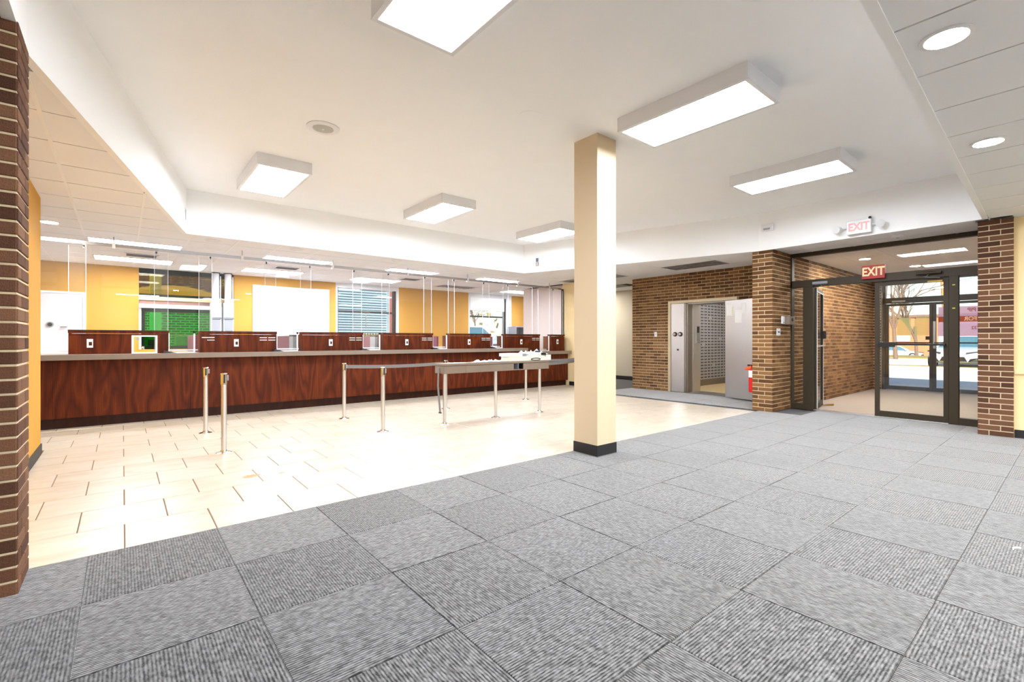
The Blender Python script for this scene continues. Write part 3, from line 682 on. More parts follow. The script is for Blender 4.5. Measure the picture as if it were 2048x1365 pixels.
d2 = leaf('door_1', .86); d2.location = (SX, 1.24, 0)
build(MB().box(-.085,-.04,.60,.81,1.09,1.165), 'latch_box', M['blackplastic'], d2, True, bevel=.004)
build(MB().box(-.035,-.02,.815,.85,.85,1.0), 'lock_plate', M['bronze'], d2, True)
d1 = leaf('door_2', .83, pushbar=False); d1.location = (SX+.045, 2.945, 0); d1.rotation_euler = (0,0,-math.radians(79.5))
build(MB().box(.03,.075,.72,.80,1.22,1.36), 'latch_box', M['blackplastic'], d1, True, bevel=.004)
build(MB().box(.03,.05,.06,.78,1.08,1.105), 'push_bar', M['alu'], d1, True, bevel=.003)
build(MB().box(.022,.03,.02,.045,.02,2.08), 'weather_strip', M['white'], d1, True)
build(MB().box(.022,.026,.058,.772,2.02,2.035), 'weather_strip', M['white'], d1, True)
build(MB().box(.022,.03,.785,.80,.02,2.08), 'weather_strip', M['white'], d1, True)
def closer(label, y, L, z, m, sgn):
    t = thing('door_closer', label, 'door closer', (F0-.03, y, z))
    build(MB().cyl((F0-.03,y-L/2,z),(F0-.03,y+L/2,z), .024, .024, 16), 'cylinder', m, t, smooth=True)
    build(MB().box(F0-.012,F0-.001,y-L*.4,y+L*.4,z-.028,z+.028), 'plate', m, t)
    build(MB().tube([(F0-.03,y,z-.02),(F0-.05,y-.03*sgn,z-.06),(F0-.01,y+.12*sgn,z-.075)], .007, 8), 'arm', M['alu'], t)
    return t
closer('grey door closer above the propped-open glass door', 2.83, .22, 2.155, M['greyplastic'], 1)
c = closer('bronze door closer above the closed glass door', 1.45, .28, 2.17, M['bronze'], -1)
build(MB().box(F0-.05,F0-.035,1.30,1.46,2.03,2.055), 'hanging_label', M['handle'], c)
t = thing('exit_sign', 'red exit sign with cream letters on the transom rail', 'exit sign', (9.02, 2.1, 2.15))
build(MB().box(9.0,F0-.001,1.955,2.25,2.15,2.36), 'case', M['exitred'], t, bevel=.006)
text_mesh('EXIT', .20, .002, M['exitlet'], 'lettering', t, face_negx(8.998, 2.102, 2.257, .70, .92))
t = thing('door_wedge', 'thin brown wedge lying behind the propped-open door', 'wedge', (10.0, 2.95, 0))
build(MB().add([(9.9,3.06,0),(10.0,2.92,0),(10.04,2.95,0),(9.92,3.08,0),(9.9,3.06,.005),(10.0,2.92,.03),(10.04,2.95,.03),(9.92,3.08,.005)], [(0,3,2,1),(4,5,6,7),(0,1,5,4),(1,2,6,5),(2,3,7,6),(3,0,4,7)]), 'wedge_body', M['handle'], t)
# keypads on the pillar
PY = 3.288
t = thing('keypad', 'narrow white keypad on the brick pillar beside the door frame', 'keypad', (8.66, PY, 1.47))
build(MB().box(8.62, 8.70, PY-.03, PY, 1.47, 1.60), 'case', M['white'], t, bevel=.004)
build(MB().box(8.64, 8.68, PY-.033, PY-.029, 1.49, 1.50), 'slot', M['blackplastic'], t)
t = thing('card_reader', 'beige box with black dial next to the white keypad', 'reader', (8.86, PY, 1.46))
build(MB().box(8.74, 8.98, PY-.09, PY, 1.46, 1.60), 'case', M['taupe'], t, bevel=.004)
build(MB().cyl((8.86,PY-.09,1.545),(8.86,PY-.097,1.545), .03, .03, 20), 'dial', M['blackplastic'], t)
t = thing('light_switch', 'white switch plate on the pillar below the keypad', 'switch', (8.5, PY, 1.27))
build(MB().box(8.43, 8.57, PY-.012, PY, 1.27, 1.39), 'plate', M['white'], t, bevel=.003)
build(MB().box(8.47, 8.53, PY-.018, PY-.011, 1.32, 1.34), 'toggle', M['blackplastic'], t)
# fire extinguisher on the far side of the pillar
ex, ey = 8.60, 3.742
t = thing('fire_extinguisher', 'red fire extinguisher with orange nozzle peeking out behind the brick pillar', 'extinguisher', (ex, ey, .26))
build(MB().lathe((ex,ey,.27), [(.05,0),(.068,.01),(.068,.38),(.05,.42),(.025,.44),(.025,.46)], 28), 'cylinder', M['red'], t, smooth=True)
build(MB().lathe((ex,ey,.535), [(.0685,0),(.0695,.002),(.0695,.12),(.0685,.122)], 28), 'label', M['whitepaper'], t, smooth=True)
build(MB().box(ex-.015,ex+.015,ey-.02,ey+.09,.73,.76), 'handle', M['blackplastic'], t)
build(MB().cyl((ex,ey+.02,.70),(ex-.03,ey+.13,.68), .05, .012, 16), 'nozzle', M['orange'], t, smooth=True)
build(MB().box(ex-.03,ex+.03,3.625,ey-.06,.40,.44).box(ex-.03,ex+.03,3.625,3.635,.3,.72), 'bracket', M['blackplastic'], t)

# ---- outer entrance
OX = 14.3
w2 = struct('window_2', (OX, 2.2, 0))
O0, O1 = OX-.06, OX+.04
bar(O0,O1,.5,3.16,2.58,2.70,'head_rail',M['darkframe'],w2); bar(O0,O1,.5,3.16,2.07,2.2,'transom_rail',M['darkframe'],w2)
bar(O0,O1,3.09,3.16,0,2.58,'jamb',M['darkframe'],w2); bar(O0,O1,.5,.57,0,2.58,'jamb',M['darkframe'],w2); bar(O0,O1,1.30,1.36,0,2.07,'mullion',M['darkframe'],w2); bar(O0,O1,.57,1.30,0,.1,'bottom_rail',M['darkframe'],w2)
build(MB().box(OX-.004,OX+.004,.57,3.09,2.2,2.58), 'transom_glass', M['glass'], w2)
build(MB().box(OX-.004,OX+.004,.57,1.30,.1,2.07), 'side_glass', M['glass'], w2)
a = leaf('door_3', .86, 2.06, M['darkframe']); a.location = (OX, 2.225, 0)
b_ = leaf('door_4', .86, 2.06, M['darkframe']); b_.location = (OX, 1.362, 0)
build(MB().box(-.05,-.024,.03,.12,1.2,1.28), 'latch_box', M['blackplastic'], a, True)
build(MB().box(-.05,-.024,.81,.85,1.0,1.62), 'pull_plate', M['alu'], b_, True)
for k, y in enumerate((2.42, 2.74)):
    t = thing('notice_paper', ['yellowed notice taped to the outer door, right of two', 'yellowed notice taped to the outer door, left of two'][k], 'notice', (OX-.01, y, 1.3), 0, 'yellowed notices on the outer door')
    build(MB().box(OX-.008,OX-.006,y-.13,y+.13,1.3,1.72), 'sheet', M['paperyel'], t)
    build(MB().box(OX-.0095,OX-.0082,y+.10,y+.125,1.69,1.715), 'tape', M['bark'], t)
t = thing('window_sign', 'pink sign with brown band and mirrored lettering on the outer glass', 'sign', (OX-.02, 1.78, 1.28))
build(MB().box(OX-.012,OX-.0095,1.42,2.13,1.28,1.94), 'sheet', M['paperpink'], t)
build(MB().box(OX-.0150,OX-.0125,1.42,2.13,1.60,1.72), 'band', M['paperbrown'], t)
def face_posx(x, y, z, sx=1, sz=1):
    return Matrix.Translation((x, y, z)) @ Matrix(((0,0,1,0),(1,0,0,0),(0,1,0,0),(0,0,0,1))) @ Matrix.Diagonal((sx, sz, 1, 1))
for s_, y, z, m_, sz in (('PIP', 1.58, 1.855, 'signink', .12), ('FOR', 1.60, 1.66, 'signlight', .12), ('E', 1.99, 1.66, 'signlight', .12), ('732', 1.52, 1.46, 'signink', .10), ('2', 2.02, 1.44, 'signink', .12)):
    text_mesh(s_, sz, .0006, M[m_], 'lettering', t, face_posx(OX-.017, y, z, .9, 1))
t = thing('door_closer', 'grey door closer on the outer entrance transom', 'door closer', (O0-.03, 2.85, 2.11))
build(MB().box(O0-.05,O0-.001,2.70,2.95,2.09,2.13), 'cylinder', M['greyplastic'], t, bevel=.004)
build(MB().tube([(O0-.03,2.8,2.09),(O0-.06,2.72,2.06),(O0-.02,2.60,2.05)], .007, 8), 'arm', M['alu'], t)

# ================================================================= VAULT
t = thing('vault_surround', 'brushed steel vault surround with fixed panel left of the opening', 'vault', (VX, 5.4, 0))
build(MB().box(VX-.05,VX+.02,6.10,6.17,0,2.09).box(VX-.05,VX+.02,4.57,6.10,2.03,2.09), 'trim', mat('cream_steel', S(206,190,160), .4, .5, noise=.04), t, bevel=.004)
fp = build(MB().box(VX-.035,VX+.1,5.765,6.095,.01,2.025), 'fixed_panel', M['steel'], t, bevel=.003)
for yy in (5.99, 5.855):
    k_ = build(MB().cyl((VX-.036,yy,1.326),(VX-.06,yy,1.326), .052, .05, 28), 'dial', M['blackplastic'], fp, smooth=True)
build(MB().cyl((VX-.06,5.99,1.326),(VX-.085,5.99,1.326), .034, .03, 24), 'dial_knob', M['chrome'], fp, smooth=True)
build(MB().cyl((VX-.06,5.855,1.326),(VX-.085,5.855,1.326), .034, .03, 24), 'dial_knob', M['chrome'], fp, smooth=True)
build(MB().cyl((VX-.036,5.92,.972),(VX-.055,5.92,.972), .022, .018, 16), 'keyhole_cover', M['blackplastic'], fp, smooth=True)
build(MB().box(VX-.03,VX+.1,5.715,5.765,.01,2.025), 'seal_strip', M['steeldark'], t, bevel=.01)
build(MB().box(VX-.01,VX+.19,5.69,5.715,.01,2.025), 'jamb', M['steeldark'], t)
jb = build(MB().box(VX+.19,VX+.5,5.672,5.715,.01,2.025), 'jamb_plate', M['steel'], t, bevel=.004)
build(MB().box(VX+.30,VX+.46,5.655,5.675,1.12,1.52).box(VX+.31,VX+.45,5.63,5.655,1.13,1.16), 'handle_recess', M['alu'], jb, bevel=.004)
build(MB().box(VX+.33,VX+.41,5.648,5.656,1.36,1.50), 'recess_dark', M['blackplastic'], jb)
build(MB().box(VX+.1,VX+.49,5.715,6.165,.0,2.085), 'jamb_core', M['greige'], t)
build(MB().box(VX+.0,VX+.5,4.57,5.69,2.0,2.03), 'head_plate', M['steeldark'], t)
build(MB().box(VX-.02,VX+.5,4.6,5.69,.0,.012), 'sill', M['steeldark'], t)
# vault door slab, swung fully open
hd = Vector((-.21,-.63)).normalized()
p0 = Vector((9.54, 4.706)); nrm = Vector((hd.y, -hd.x))
t = thing('vault_door', 'open brushed steel vault door with taped papers behind the brick pillar', 'vault door', (9.5, 4.4, 0))
c_ = p0 + hd*.52 - nrm*.0
if nrm.x < 0: off = -nrm*.06
else: off = nrm*.06
slab = build(MB().obox((c_.x+off.x, c_.y+off.y, 1.015), hd, 1.04, .12, 1.97), 'slab', M['steel'], t, bevel=.006)
fn = -off.normalized()
for k, (a_, zc, w_, h_) in enumerate(((.13, 1.80, .17, .22), (.34, 1.67, .17, .26), (.47, 1.83, .10, .2))):
    q = p0 + hd*a_ + fn*.002
    build(MB().obox((q.x, q.y, zc), hd, w_, .002, h_), 'paper', M['whitepaper'], t)
q = p0 + hd*.19 + fn*.004
build(MB().obox((q.x, q.y, 1.78), hd, .012, .002, .16), 'highlight_strip', M['yellowtape'], t)
# safe deposit boxes: steel nest along the inner side wall
t = thing('deposit_boxes', 'steel nest of safe deposit boxes inside the vault', 'deposit boxes', (11.7, 6.39, 0))
build(MB().box(10.4, 13.08, 6.37, 6.415, .16, 2.3), 'cabinet', M['steel'], t)
build(MB().box(10.4, 13.08, 6.36, 6.415, .0, .16), 'plinth', M['steeldark'], t)
bx = MB(); lk = MB(); pl = MB()
for i in range(15):
    for j in range(27):
        x0 = 10.42+i*.176; z0 = .18+j*.078
        if (i*7+j*3) % 41 == 0: continue
        bx.box(x0, x0+.172, 6.357, 6.37, z0, z0+.0755)
        for q in (.03, .142):
            lk.cyl((x0+q, 6.357, z0+.038), (x0+q, 6.348, z0+.038), .018, .016, 8)
o = build(bx, 'box_doors', mat('box_steel', (.62,.62,.65,1), .38, .75, noise=.1, nscale=3), t); o['kind'] = 'stuff'
o = build(lk, 'locks', M['blackplastic'], t); o['kind'] = 'stuff'
vl = thing('vault_fill', 'unseen ceiling light added to brighten the vault', 'ceiling light', (11.6, 5.2, 2.66))  # unseen lamp, made large to brighten the vault interior
build(MB().box(10.9,12.2,4.7,5.6,2.66,2.699), 'housing', M['white'], vl)
build(MB().box(10.93,12.17,4.73,5.57,2.652,2.66), 'diffuser', M['vfill'], vl)
t = thing('light_switch', 'white switch plate on the brick wall left of the vault', 'switch', (VX, 6.52, 1.27))
build(MB().box(VX-.017, VX-.006, 6.485, 6.555, 1.27, 1.385), 'plate', M['white'], t, bevel=.003)
build(MB().box(VX-.022, VX-.016, 6.515, 6.525, 1.32, 1.335), 'toggle', M['blackplastic'], t)

# ================================================================= TELLER LINE
CY = 8.8
t = thing('teller_counter', 'long cherry-wood teller counter base running along the back of the hall', 'counter', (3.4, 9.1, 0))
seams = [-2.2, -.72, .80, 2.31, 3.80, 5.30, 6.80, 7.60, 9.12]
for a_, b_ in zip(seams[:-1], seams[1:]):
    build(MB().box(a_+.0015, b_-.0015, CY-.06, CY+.45, .14, .925 if b_ <= 7.61 else .83), 'front_panel', M['cherry'], t)
build(MB().box(-2.2, 9.10, CY, CY+.4, 0, .14), 'toe_kick', M['kick'], t)
t = thing('countertop', 'taupe laminate countertop on the long teller counter', 'countertop', (3, 8.95, .925))
build(MB().box(-2.3, 7.6, 8.6, 9.35, .925, 1.0), 'slab', M['taupe'], t, bevel=.004)
t = thing('countertop', 'lower taupe countertop section at the right end of the teller counter', 'countertop', (8.3, 8.95, .83))
build(MB().box(7.605, 9.12, 8.6, 9.35, .832, .91), 'slab', M['taupe'], t, bevel=.004)
PX = [(-.57,.53),(.926,2.03),(2.437,3.545),(3.96,5.07),(5.49,6.60),(7.02,8.15),(8.56,9.04)]
ORD = ['leftmost cherry teller partition, with a framed opening, by the white door', 'cherry teller partition before the pneumatic tube units, second from the left', 'cherry teller partition before the white wall board, third from the left',
       'cherry teller partition under the window with siding, fourth from the left', 'cherry teller partition between the two back windows, fifth from the left', 'cherry teller partition stepping down to the lower counter, sixth from the left', 'short cherry teller partition at the far right end']
for k, (a_, b_) in enumerate(PX):
    t = thing('teller_partition', ORD[k], 'partition', ((a_+b_)/2, CY, 1.0), 0, 'cherry partitions on the teller counter')
    z0 = 1.0 if k < 5 else .91
    pb = MB()
    if k == 0:      # framed opening
        pb.box(a_, .10, CY-.01, CY+.03, z0, 1.285).box(.40, b_, CY-.01, CY+.03, z0, 1.285).box(.10, .40, CY-.01, CY+.03, 1.265, 1.285)
    elif k == 5:
        pb.box(a_, 7.6, CY-.01, CY+.03, 1.0, 1.285).box(7.6, b_, CY-.01, CY+.03, .91, 1.285)
    else: pb.box(a_, b_, CY-.01, CY+.03, z0, 1.285)
    build(pb, 'panel', M['cherry'], t)
    build(MB().box(a_-.004, b_+.004, CY-.02, CY+.13, 1.29, 1.325), 'top_rail', M['cherry'], t)
    build(MB().box(a_-.006, b_+.006, CY-.024, CY+.14, 1.325, 1.338), 'cap', M['cap'], t)
    build(MB().box(a_, a_+.02, CY+.03, CY+.3, z0, 1.29), 'side', M['cherry'], t); build(MB().box(b_-.02, b_, CY+.03, CY+.3, z0, 1.29), 'side', M['cherry'], t)
    ox = (a_+b_)/2 - (.05 if k else .33) + (.03 if k == 6 else 0)
    so = build(MB().box(ox-.033, ox+.033, CY-.016, CY-.0105, 1.09, 1.21), 'adhesive_patch', M['whitepaper'], t)
    build(MB().box(ox-.012, ox+.022, CY-.018, CY-.0165, 1.12, 1.17), 'torn_spot', M['cherry'], so)
    if 0 < k < 6:
        for z in (1.235, 1.195):
            build(MB().box(b_-.26, b_-.15, CY-.0125, CY-.0105, z-.006, z+.006).box(b_-.13, b_-.02, CY-.0125, CY-.0105, z-.006, z+.006), 'adhesive_strip', M['whitepaper'], t)
    if k == 1:
        build(MB().box(a_+.03, a_+.2, CY-.0125, CY-.0105, 1.23, 1.242).box(a_+.1, a_+.2, CY-.0125, CY-.0105, 1.19, 1.2), 'adhesive_strip', M['whitepaper'], t)
    if k == 0:
        build(MB().box(.10,.125,CY-.016,CY+.036,1.0,1.265).box(.375,.40,CY-.016,CY+.036,1.0,1.265).box(.125,.375,CY-.016,CY+.036,1.0,1.02).box(.125,.375,CY-.016,CY+.036,1.245,1.265), 'opening_frame', M['edge'], t)
        build(MB().box(.15,.19,CY-.01,CY+.02,1.19,1.23), 'latch', M['alu'], t)
    # fixed acrylic sheet above the partition
    sh = build(MB().box(a_, b_, CY+.05, CY+.058, 1.338, 2.50), 'acrylic_sheet', M['acrylic'], t)
    build(MB().box(a_-.003, a_, CY+.049, CY+.059, 1.338, 2.50), 'sheet_edge', M['edge'], sh); build(MB().box(b_, b_+.003, CY+.049, CY+.059, 1.338, 2.50), 'sheet_edge', M['edge'], sh)
HX = [(-1.2,-.422),(.394,1.092),(1.913,2.627),(3.445,4.152),(4.98,5.706),(6.531,7.253),(8.089,8.80)]
GAPN = ['left of the first partition', 'over the first gap', 'over the second gap', 'over the third gap', 'over the fourth gap', 'over the fifth gap', 'over the last gap by the right wall']
HY = 8.98
for k, (a_, b_) in enumerate(HX):
    t = thing('hanging_screen', 'clear acrylic sheet hung from the overhead rail ' + GAPN[k], 'screen', ((a_+b_)/2, HY, 1.0), 0, 'clear acrylic sheets over the teller gaps')
    zb = 1.05 if k < 6 else .96
    if k == 0: zb = 1.05
    sh = build(MB().box(a_-.02, b_+.02, HY-.004, HY+.004, zb, 2.545), 'sheet', M['acrylic'], t)
    build(MB().box(a_-.024, a_-.02, HY-.005, HY+.005, zb, 2.545), 'sheet_edge', M['edge'], sh); build(MB().box(b_+.02, b_+.024, HY-.005, HY+.005, zb, 2.545), 'sheet_edge', M['edge'], sh)
    build(MB().box(a_-.02, b_+.02, HY-.007, HY+.007, zb-.022, zb), 'bottom_channel', M['edge'], t)
    for xx in (a_, b_):
        build(MB().cyl((xx,HY-.006,2.525),(xx,HY-.016,2.525), .014, .012, 14), 'bolt', M['blackplastic'], t)
        build(MB().box(xx-.012, xx+.012, HY+.005, HY+.012, 2.50, 2.575), 'hanger', M['alu'], t)
for k, (a_, b_) in enumerate(PX[:6]):      # pass-through guards in the gaps
    g0, g1 = b_, PX[k+1][0]
    z0 = 1.0 if k < 5 else .91
    t = thing('guard_frame', 'small white-edged clear guard standing in the ' + ('first','second','third','fourth','fifth','last')[k] + ' teller gap', 'guard', ((g0+g1)/2, CY+.02, z0), 0, 'white-edged guards in the teller gaps')
    build(MB().box(g1-.075, g1-.055, CY+.01, CY+.03, z0, 1.30), 'upright', M['edge'], t)
    build(MB().box(g0+.01, g1-.075, CY+.01, CY+.03, z0, z0+.018), 'bottom_edge', M['edge'], t)
    build(MB().box(g0+.006, g0+.018, CY+.01, CY+.03, z0+.018, 1.30), 'upright', M['edge'], t)
    build(MB().box(g0+.018, g1-.075, CY+.017, CY+.023, z0+.018, 1.29), 'sheet', M['glass'], t)
    build(MB().cyl((g1-.065,CY+.008,1.30),(g1-.065,CY+.008,1.335), .014, .02, 12), 'knob', M['blackplastic'], t)
    if k in (1,2,3,4,0):
        q = thing('signature_pad', 'small black wedge-shaped pad on the counter at the ' + ('first','second','third','fourth','fifth')[k] + ' teller gap', 'pad', (g0+.02, CY-.1, 1.0), 0, 'black pads on the teller counter')
        build(MB().add([(g0-.07,CY-.14,1.0),(g0+.10,CY-.14,1.0),(g0+.10,CY-.04,1.0),(g0-.07,CY-.04,1.0),(g0-.06,CY-.13,1.04),(g0+.06,CY-.13,1.012),(g0+.06,CY-.05,1.012),(g0-.06,CY-.05,1.04)],
              [(0,3,2,1),(4,5,6,7),(0,1,5,4),(1,2,6,5),(2,3,7,6),(3,0,4,7)]), 'body', M['blackplastic'], q, bevel=.004)
        build(MB().add([(g0-.045,CY-.12,1.0385),(g0+.04,CY-.12,1.0185),(g0+.04,CY-.06,1.0185),(g0-.045,CY-.06,1.0385),(g0-.045,CY-.12,1.0405),(g0+.04,CY-.12,1.0205),(g0+.04,CY-.06,1.0205),(g0-.045,CY-.06,1.0405)],
              [(0,3,2,1),(4,5,6,7),(0,1,5,4),(1,2,6,5),(2,3,7,6),(3,0,4,7)]), 'screen', M['darkframe'], q)
for k, xx in enumerate((.93, 2.44, 3.965, 5.50, 7.04, 8.58)):
    t = thing('station_divider', 'burgundy side divider behind the ' + ('first','second','third','fourth','fifth','last')[k] + ' teller gap', 'divider', (xx, 9.9, 0), 0, 'burgundy dividers between teller stations')
    build(MB().box(xx, xx+.04, 9.36, 10.6, 0, 1.26), 'panel', M['burg'], t)
    build(MB().box(xx-.003, xx+.043, 9.36, 10.603, 1.26, 1.275), 'cap', M['burg'], t)
for k, (xx, h_) in enumerate(((2.30, .29), (3.84, .29))):
    t = thing('cash_machine', 'pale grey machine on the counter behind the ' + ('second','third')[k] + ' teller gap', 'machine', (xx, 9.15, 1.0), 0, 'pale grey machines behind the teller gaps')
    build(MB().box(xx+.06, xx+.13, 9.05, 9.3, 1.0, 1.0+h_-.03), 'body', M['greyplastic'], t, bevel=.006)
    build(MB().box(xx+.055, xx+.135, 9.045, 9.305, 1.0+h_-.03, 1.0+h_), 'lid', M['darkframe'], t, bevel=.004)
# overhead rail
t = thing('overhead_rail', 'long grey metal rail carrying the acrylic sheets under the ceiling', 'rail', (3.4, HY+.03, 2.56))
build(MB().box(-2.2, 9.14, HY+.014, HY+.05, 2.555, 2.60), 'tube', M['alu'], t)
for xx in (-.1, 1.55, 3.05, 4.6, 6.1, 7.6, 8.7):
    h_ = build(MB().box(xx-.018, xx+.018, HY+.006, HY+.058, 2.53, 2.612), 'clip', M['white'], t)
    build(MB().box(xx-.006, xx+.006, HY+.026, HY+.038, 2.612, 2.70), 'drop_rod', M['alu'], h_)
build(MB().box(9.085, 9.12, 8.90, 8.95, 1.338, 2.555), 'end_post', M['blackplastic'], t)
build(MB().box(8.95, 9.085, 8.915, 8.935, 2.54, 2.555), 'end_bracket', M['blackplastic'], t)

# ================================================================= BACK WALL
t = thing('security_door', 'plain white door with round lock on the back wall at the far left', 'door', (-1.1, FW, 0))
build(MB().box(-1.62, -.60, FW-.035, FW-.005, .01, 2.09), 'leaf', M['white'], t, bevel=.003)
build(MB().box(-1.68, -1.62, FW-.05, FW, 0, 2.13).box(-.60, -.555, FW-.05, FW, 0, 2.13).box(-1.62, -.60, FW-.05, FW, 2.09, 2.13), 'frame', M['white'], t)
k_ = build(MB().cyl((-1.06,FW-.036,1.49),(-1.06,FW-.055,1.49), .055, .05, 24), 'lock_ring', M['alu'], t, smooth=True)
build(MB().cyl((-1.06,FW-.055,1.49),(-1.06,FW-.075,1.49), .035, .032, 20), 'lock_core', M['blackplastic'], k_, smooth=True)
build(MB().tube([(-.83,FW-.036,1.45),(-.83,FW-.07,1.45),(-.92,FW-.07,1.445)], .012, 10), 'lever', M['alu'], t)
# drive-up window
wd = struct('window_3', (1.1, FW, 1.0))
def fb(x0,x1,z0,z1,name,m,p,y0=FW+.02,y1=FW+.14): return build(MB().box(x0,x1,y0,y1,z0,z1), name, m, p)
DK = mat('dark_green_frame', S(16,22,10), .85, noise=.1, spec=.1)
fb(.26,1.98,2.60,2.70,'head_rail',DK,wd); fb(.26,1.98,2.11,2.165,'transom_rail',DK,wd); fb(.26,1.98,2.035,2.11,'beige_band',M['cream'],wd,FW-.01,FW+.14)
fb(.26,1.98,1.945,2.035,'brown_band',mat('brown_band_paint', S(150,112,100), .6, noise=.05),wd,FW+.03,FW+.14); fb(.26,1.60,1.865,1.945,'white_ledge',M['white'],wd,FW-.12,FW+.14); fb(1.60,1.98,1.0,1.945,'side_panel',M['white'],wd)
fb(.26,.30,1.0,1.865,'jamb',M['white'],wd,FW-.02,FW+.14); fb(.30,.36,1.06,1.865,'frame_bar',DK,wd); fb(1.54,1.60,1.06,1.865,'frame_bar',DK,wd); fb(.36,1.54,1.79,1.865,'frame_bar',DK,wd); fb(.36,1.54,1.0,1.07,'sill',DK,wd)
fb(.26,1.98,2.165,2.60,'transom_glass',M['amber'],wd,FW+.05,FW+.058); fb(.36,1.54,1.07,1.79,'drive_glass',M['green'],wd,FW+.05,FW+.058)
# pneumatic tube units
for k, xx in enumerate((1.50, 1.74)):
    t = thing('tube_station', ('left','right')[k] + ' of two white pneumatic tube units beside the drive-up window', 'tube unit', (xx+.07, 12.3, 1.0), 0, 'pneumatic tube units')
    build(MB().cyl((xx+.1,12.33,2.02),(xx+.1,12.33,2.69), .068, .068, 24), 'tube', mat('tube_white%d'%k, S(226,228,236), .3, noise=.02), t, smooth=True)
    build(MB().cyl((xx+.1,12.33,2.68),(xx+.1,12.33,2.695), .085, .085, 24), 'collar', M['blackplastic'], t)
    build(MB().cyl((xx+.19,12.31,2.03),(xx+.19,12.31,2.62), .01, .01, 8), 'wire_conduit', M['white'], t); build(MB().cyl((xx+.19,12.31,2.01),(xx+.19,12.31,2.03), .014, .014, 8), 'conduit_end', M['blackplastic'], t)
    build(MB().box(xx-.0, xx+.2, 12.22, 12.44, 1.70, 2.02), 'upper_case', M['white'], t, bevel=.01)
    b2 = build(MB().box(xx, xx+.2, 12.24, 12.44, 1.0, 1.70), 'lower_case', M['white'], t, bevel=.006)
    build(MB().box(xx+.02, xx+.18, 12.225, 12.24, 1.40, 1.66), 'carrier_window', M['greyplastic'], b2, bevel=.006)
    build(MB().box(xx+.005, xx+.195, 12.21, 12.24, 1.66, 1.70), 'window_hood', mat('hood_grey%d'%k, S(120,122,132), .5, noise=.05), b2)
t = thing('wall_board', 'large blank white board on the yellow back wall', 'board', (3.25, FW, .9))
build(MB().box(2.365, 4.138, FW-.03, FW-.004, 1.0, 2.49), 'panel', M['white'], t, bevel=.003)
build(MB().box(2.36, 4.143, FW-.034, FW-.004, 2.49, 2.497), 'top_edge', M['alu'], t)
def back_window(name, x0, x1, shade, xr):
    w = struct(name, ((x0+x1)/2, FW, .95))
    JW = M['white']
    fb(x0,x0+.05,.95,2.70,'jamb',JW,w,FW-.005,FW+.2); fb(xr+.06,x1,.95,2.70,'jamb',JW,w,FW-.005,FW+.2); fb(x0+.05,xr+.06,2.58,2.70,'header',JW,w,FW-.005,FW+.2)
    fb(x0+.05,xr+.06,.95,1.0,'sill',JW,w,FW-.04,FW+.2)
    fb(x0+.05,x0+.075,1.0,2.58,'frame_bar',M['darkframe'],w); fb(xr,xr+.06,1.0,2.58,'frame_bar',M['blackplastic'],w); fb(x0+.075,xr,1.93,1.98,'meeting_rail',M['blackplastic'],w,FW+.02,FW+.1)
    fb(x0+.075,xr,1.0,1.05,'frame_bar',M['darkframe'],w)
    fb(x0+.075,xr,1.05,2.58,'glass',M['glass'],w,FW+.10,FW+.106)
    if shade: fb(x0+.055,xr+.055,2.155,2.575,'roller_shade',mat('shade_fabric', S(250,250,248), .9, noise=.01),w,FW+.03,FW+.036); fb(x0+.055,xr+.055,2.14,2.155,'shade_bar',M['taupe'],w,FW+.026,FW+.04)
    else: fb((x0+xr)/2+.02,(x0+xr)/2+.035,1.5,1.93,'sash_latch',M['alu'],w,FW+.06,FW+.08)
    return w
back_window('window_4', 4.31, 6.1, False, 5.96)
back_window('window_5', 8.5, 10.27, True, 9.98)
# desk cubby by the right window
t = thing('cubby_shelf', 'open grey cubby shelf standing in the right back corner', 'shelf', (10.3, 12.2, 0))
build(MB().box(10.06,10.08,12.0,12.45,0,1.64).box(10.54,10.56,12.0,12.45,0,1.64).box(10.08,10.54,12.43,12.45,0,1.64), 'carcass', M['greyplastic'], t)
for z in (.02,.5,1.0,1.62): build(MB().box(10.08,10.54,12.0,12.43,z,z+.025), 'shelf', M['greyplastic'], t)
for k, (xx, z0) in enumerate(((7.42,1.12),(7.55,1.14))):
    t = thing('desk_sign', ('small cream sign standing behind the fifth teller gap','small white sign standing behind the fifth teller gap')[k], 'sign', (xx, 10.9, 0))
    X_ = 7.93+k*.21
    build(MB().box(X_-.09,X_+.09,10.85,10.86,1.0,1.33-.01*k), 'card', M['whitepaper'], t)
    build(MB().box(X_-.02,X_+.02,10.86,10.9,0,1.25), 'stand', M['greyplastic'], t)
    for q in range(3): build(MB().box(X_-.06+q*.045,X_-.03+q*.045,10.846,10.8495,1.22,1.27), 'mark', M['handle'] if k == 0 else M['greyplastic'], t)

# ================================================================= BELT POSTS, DESK
def post(label, x, y):
    t = thing('belt_post', label, 'belt post', (x, y, 0), 0, 'steel queue posts on the tile floor')
    build(MB().lathe((0,0,0), [(.075,0),(.075,.003),(.06,.008),(.034,.014),(.029,.03)], 28), 'flange', M['chrome'], t, True, True)
    build(MB().cyl((0,0,.01),(0,0,.73), .0265, .0265, 20), 'pole', M['steel'], t, True, True)
    h = build(MB().cyl((0,0,.725),(0,0,.838), .034, .034, 24), 'head', M['chrome'], t, True, True)
    build(MB().lathe((0,0,.838), [(.034,0),(.031,.006),(.02,.008)], 24), 'head_cap', M['chrome'], h, True, True)
    build(MB().box(-.008,.008,-.0375,-.03,.742,.832), 'slot', M['blackplastic'], h, True); build(MB().box(-.0375,-.03,-.008,.008,.742,.832), 'slot', M['blackplastic'], h, True)
    build(MB().box(.028,.042,-.016,.016,.765,.822), 'belt_clip', M['greyplastic'], h, True)
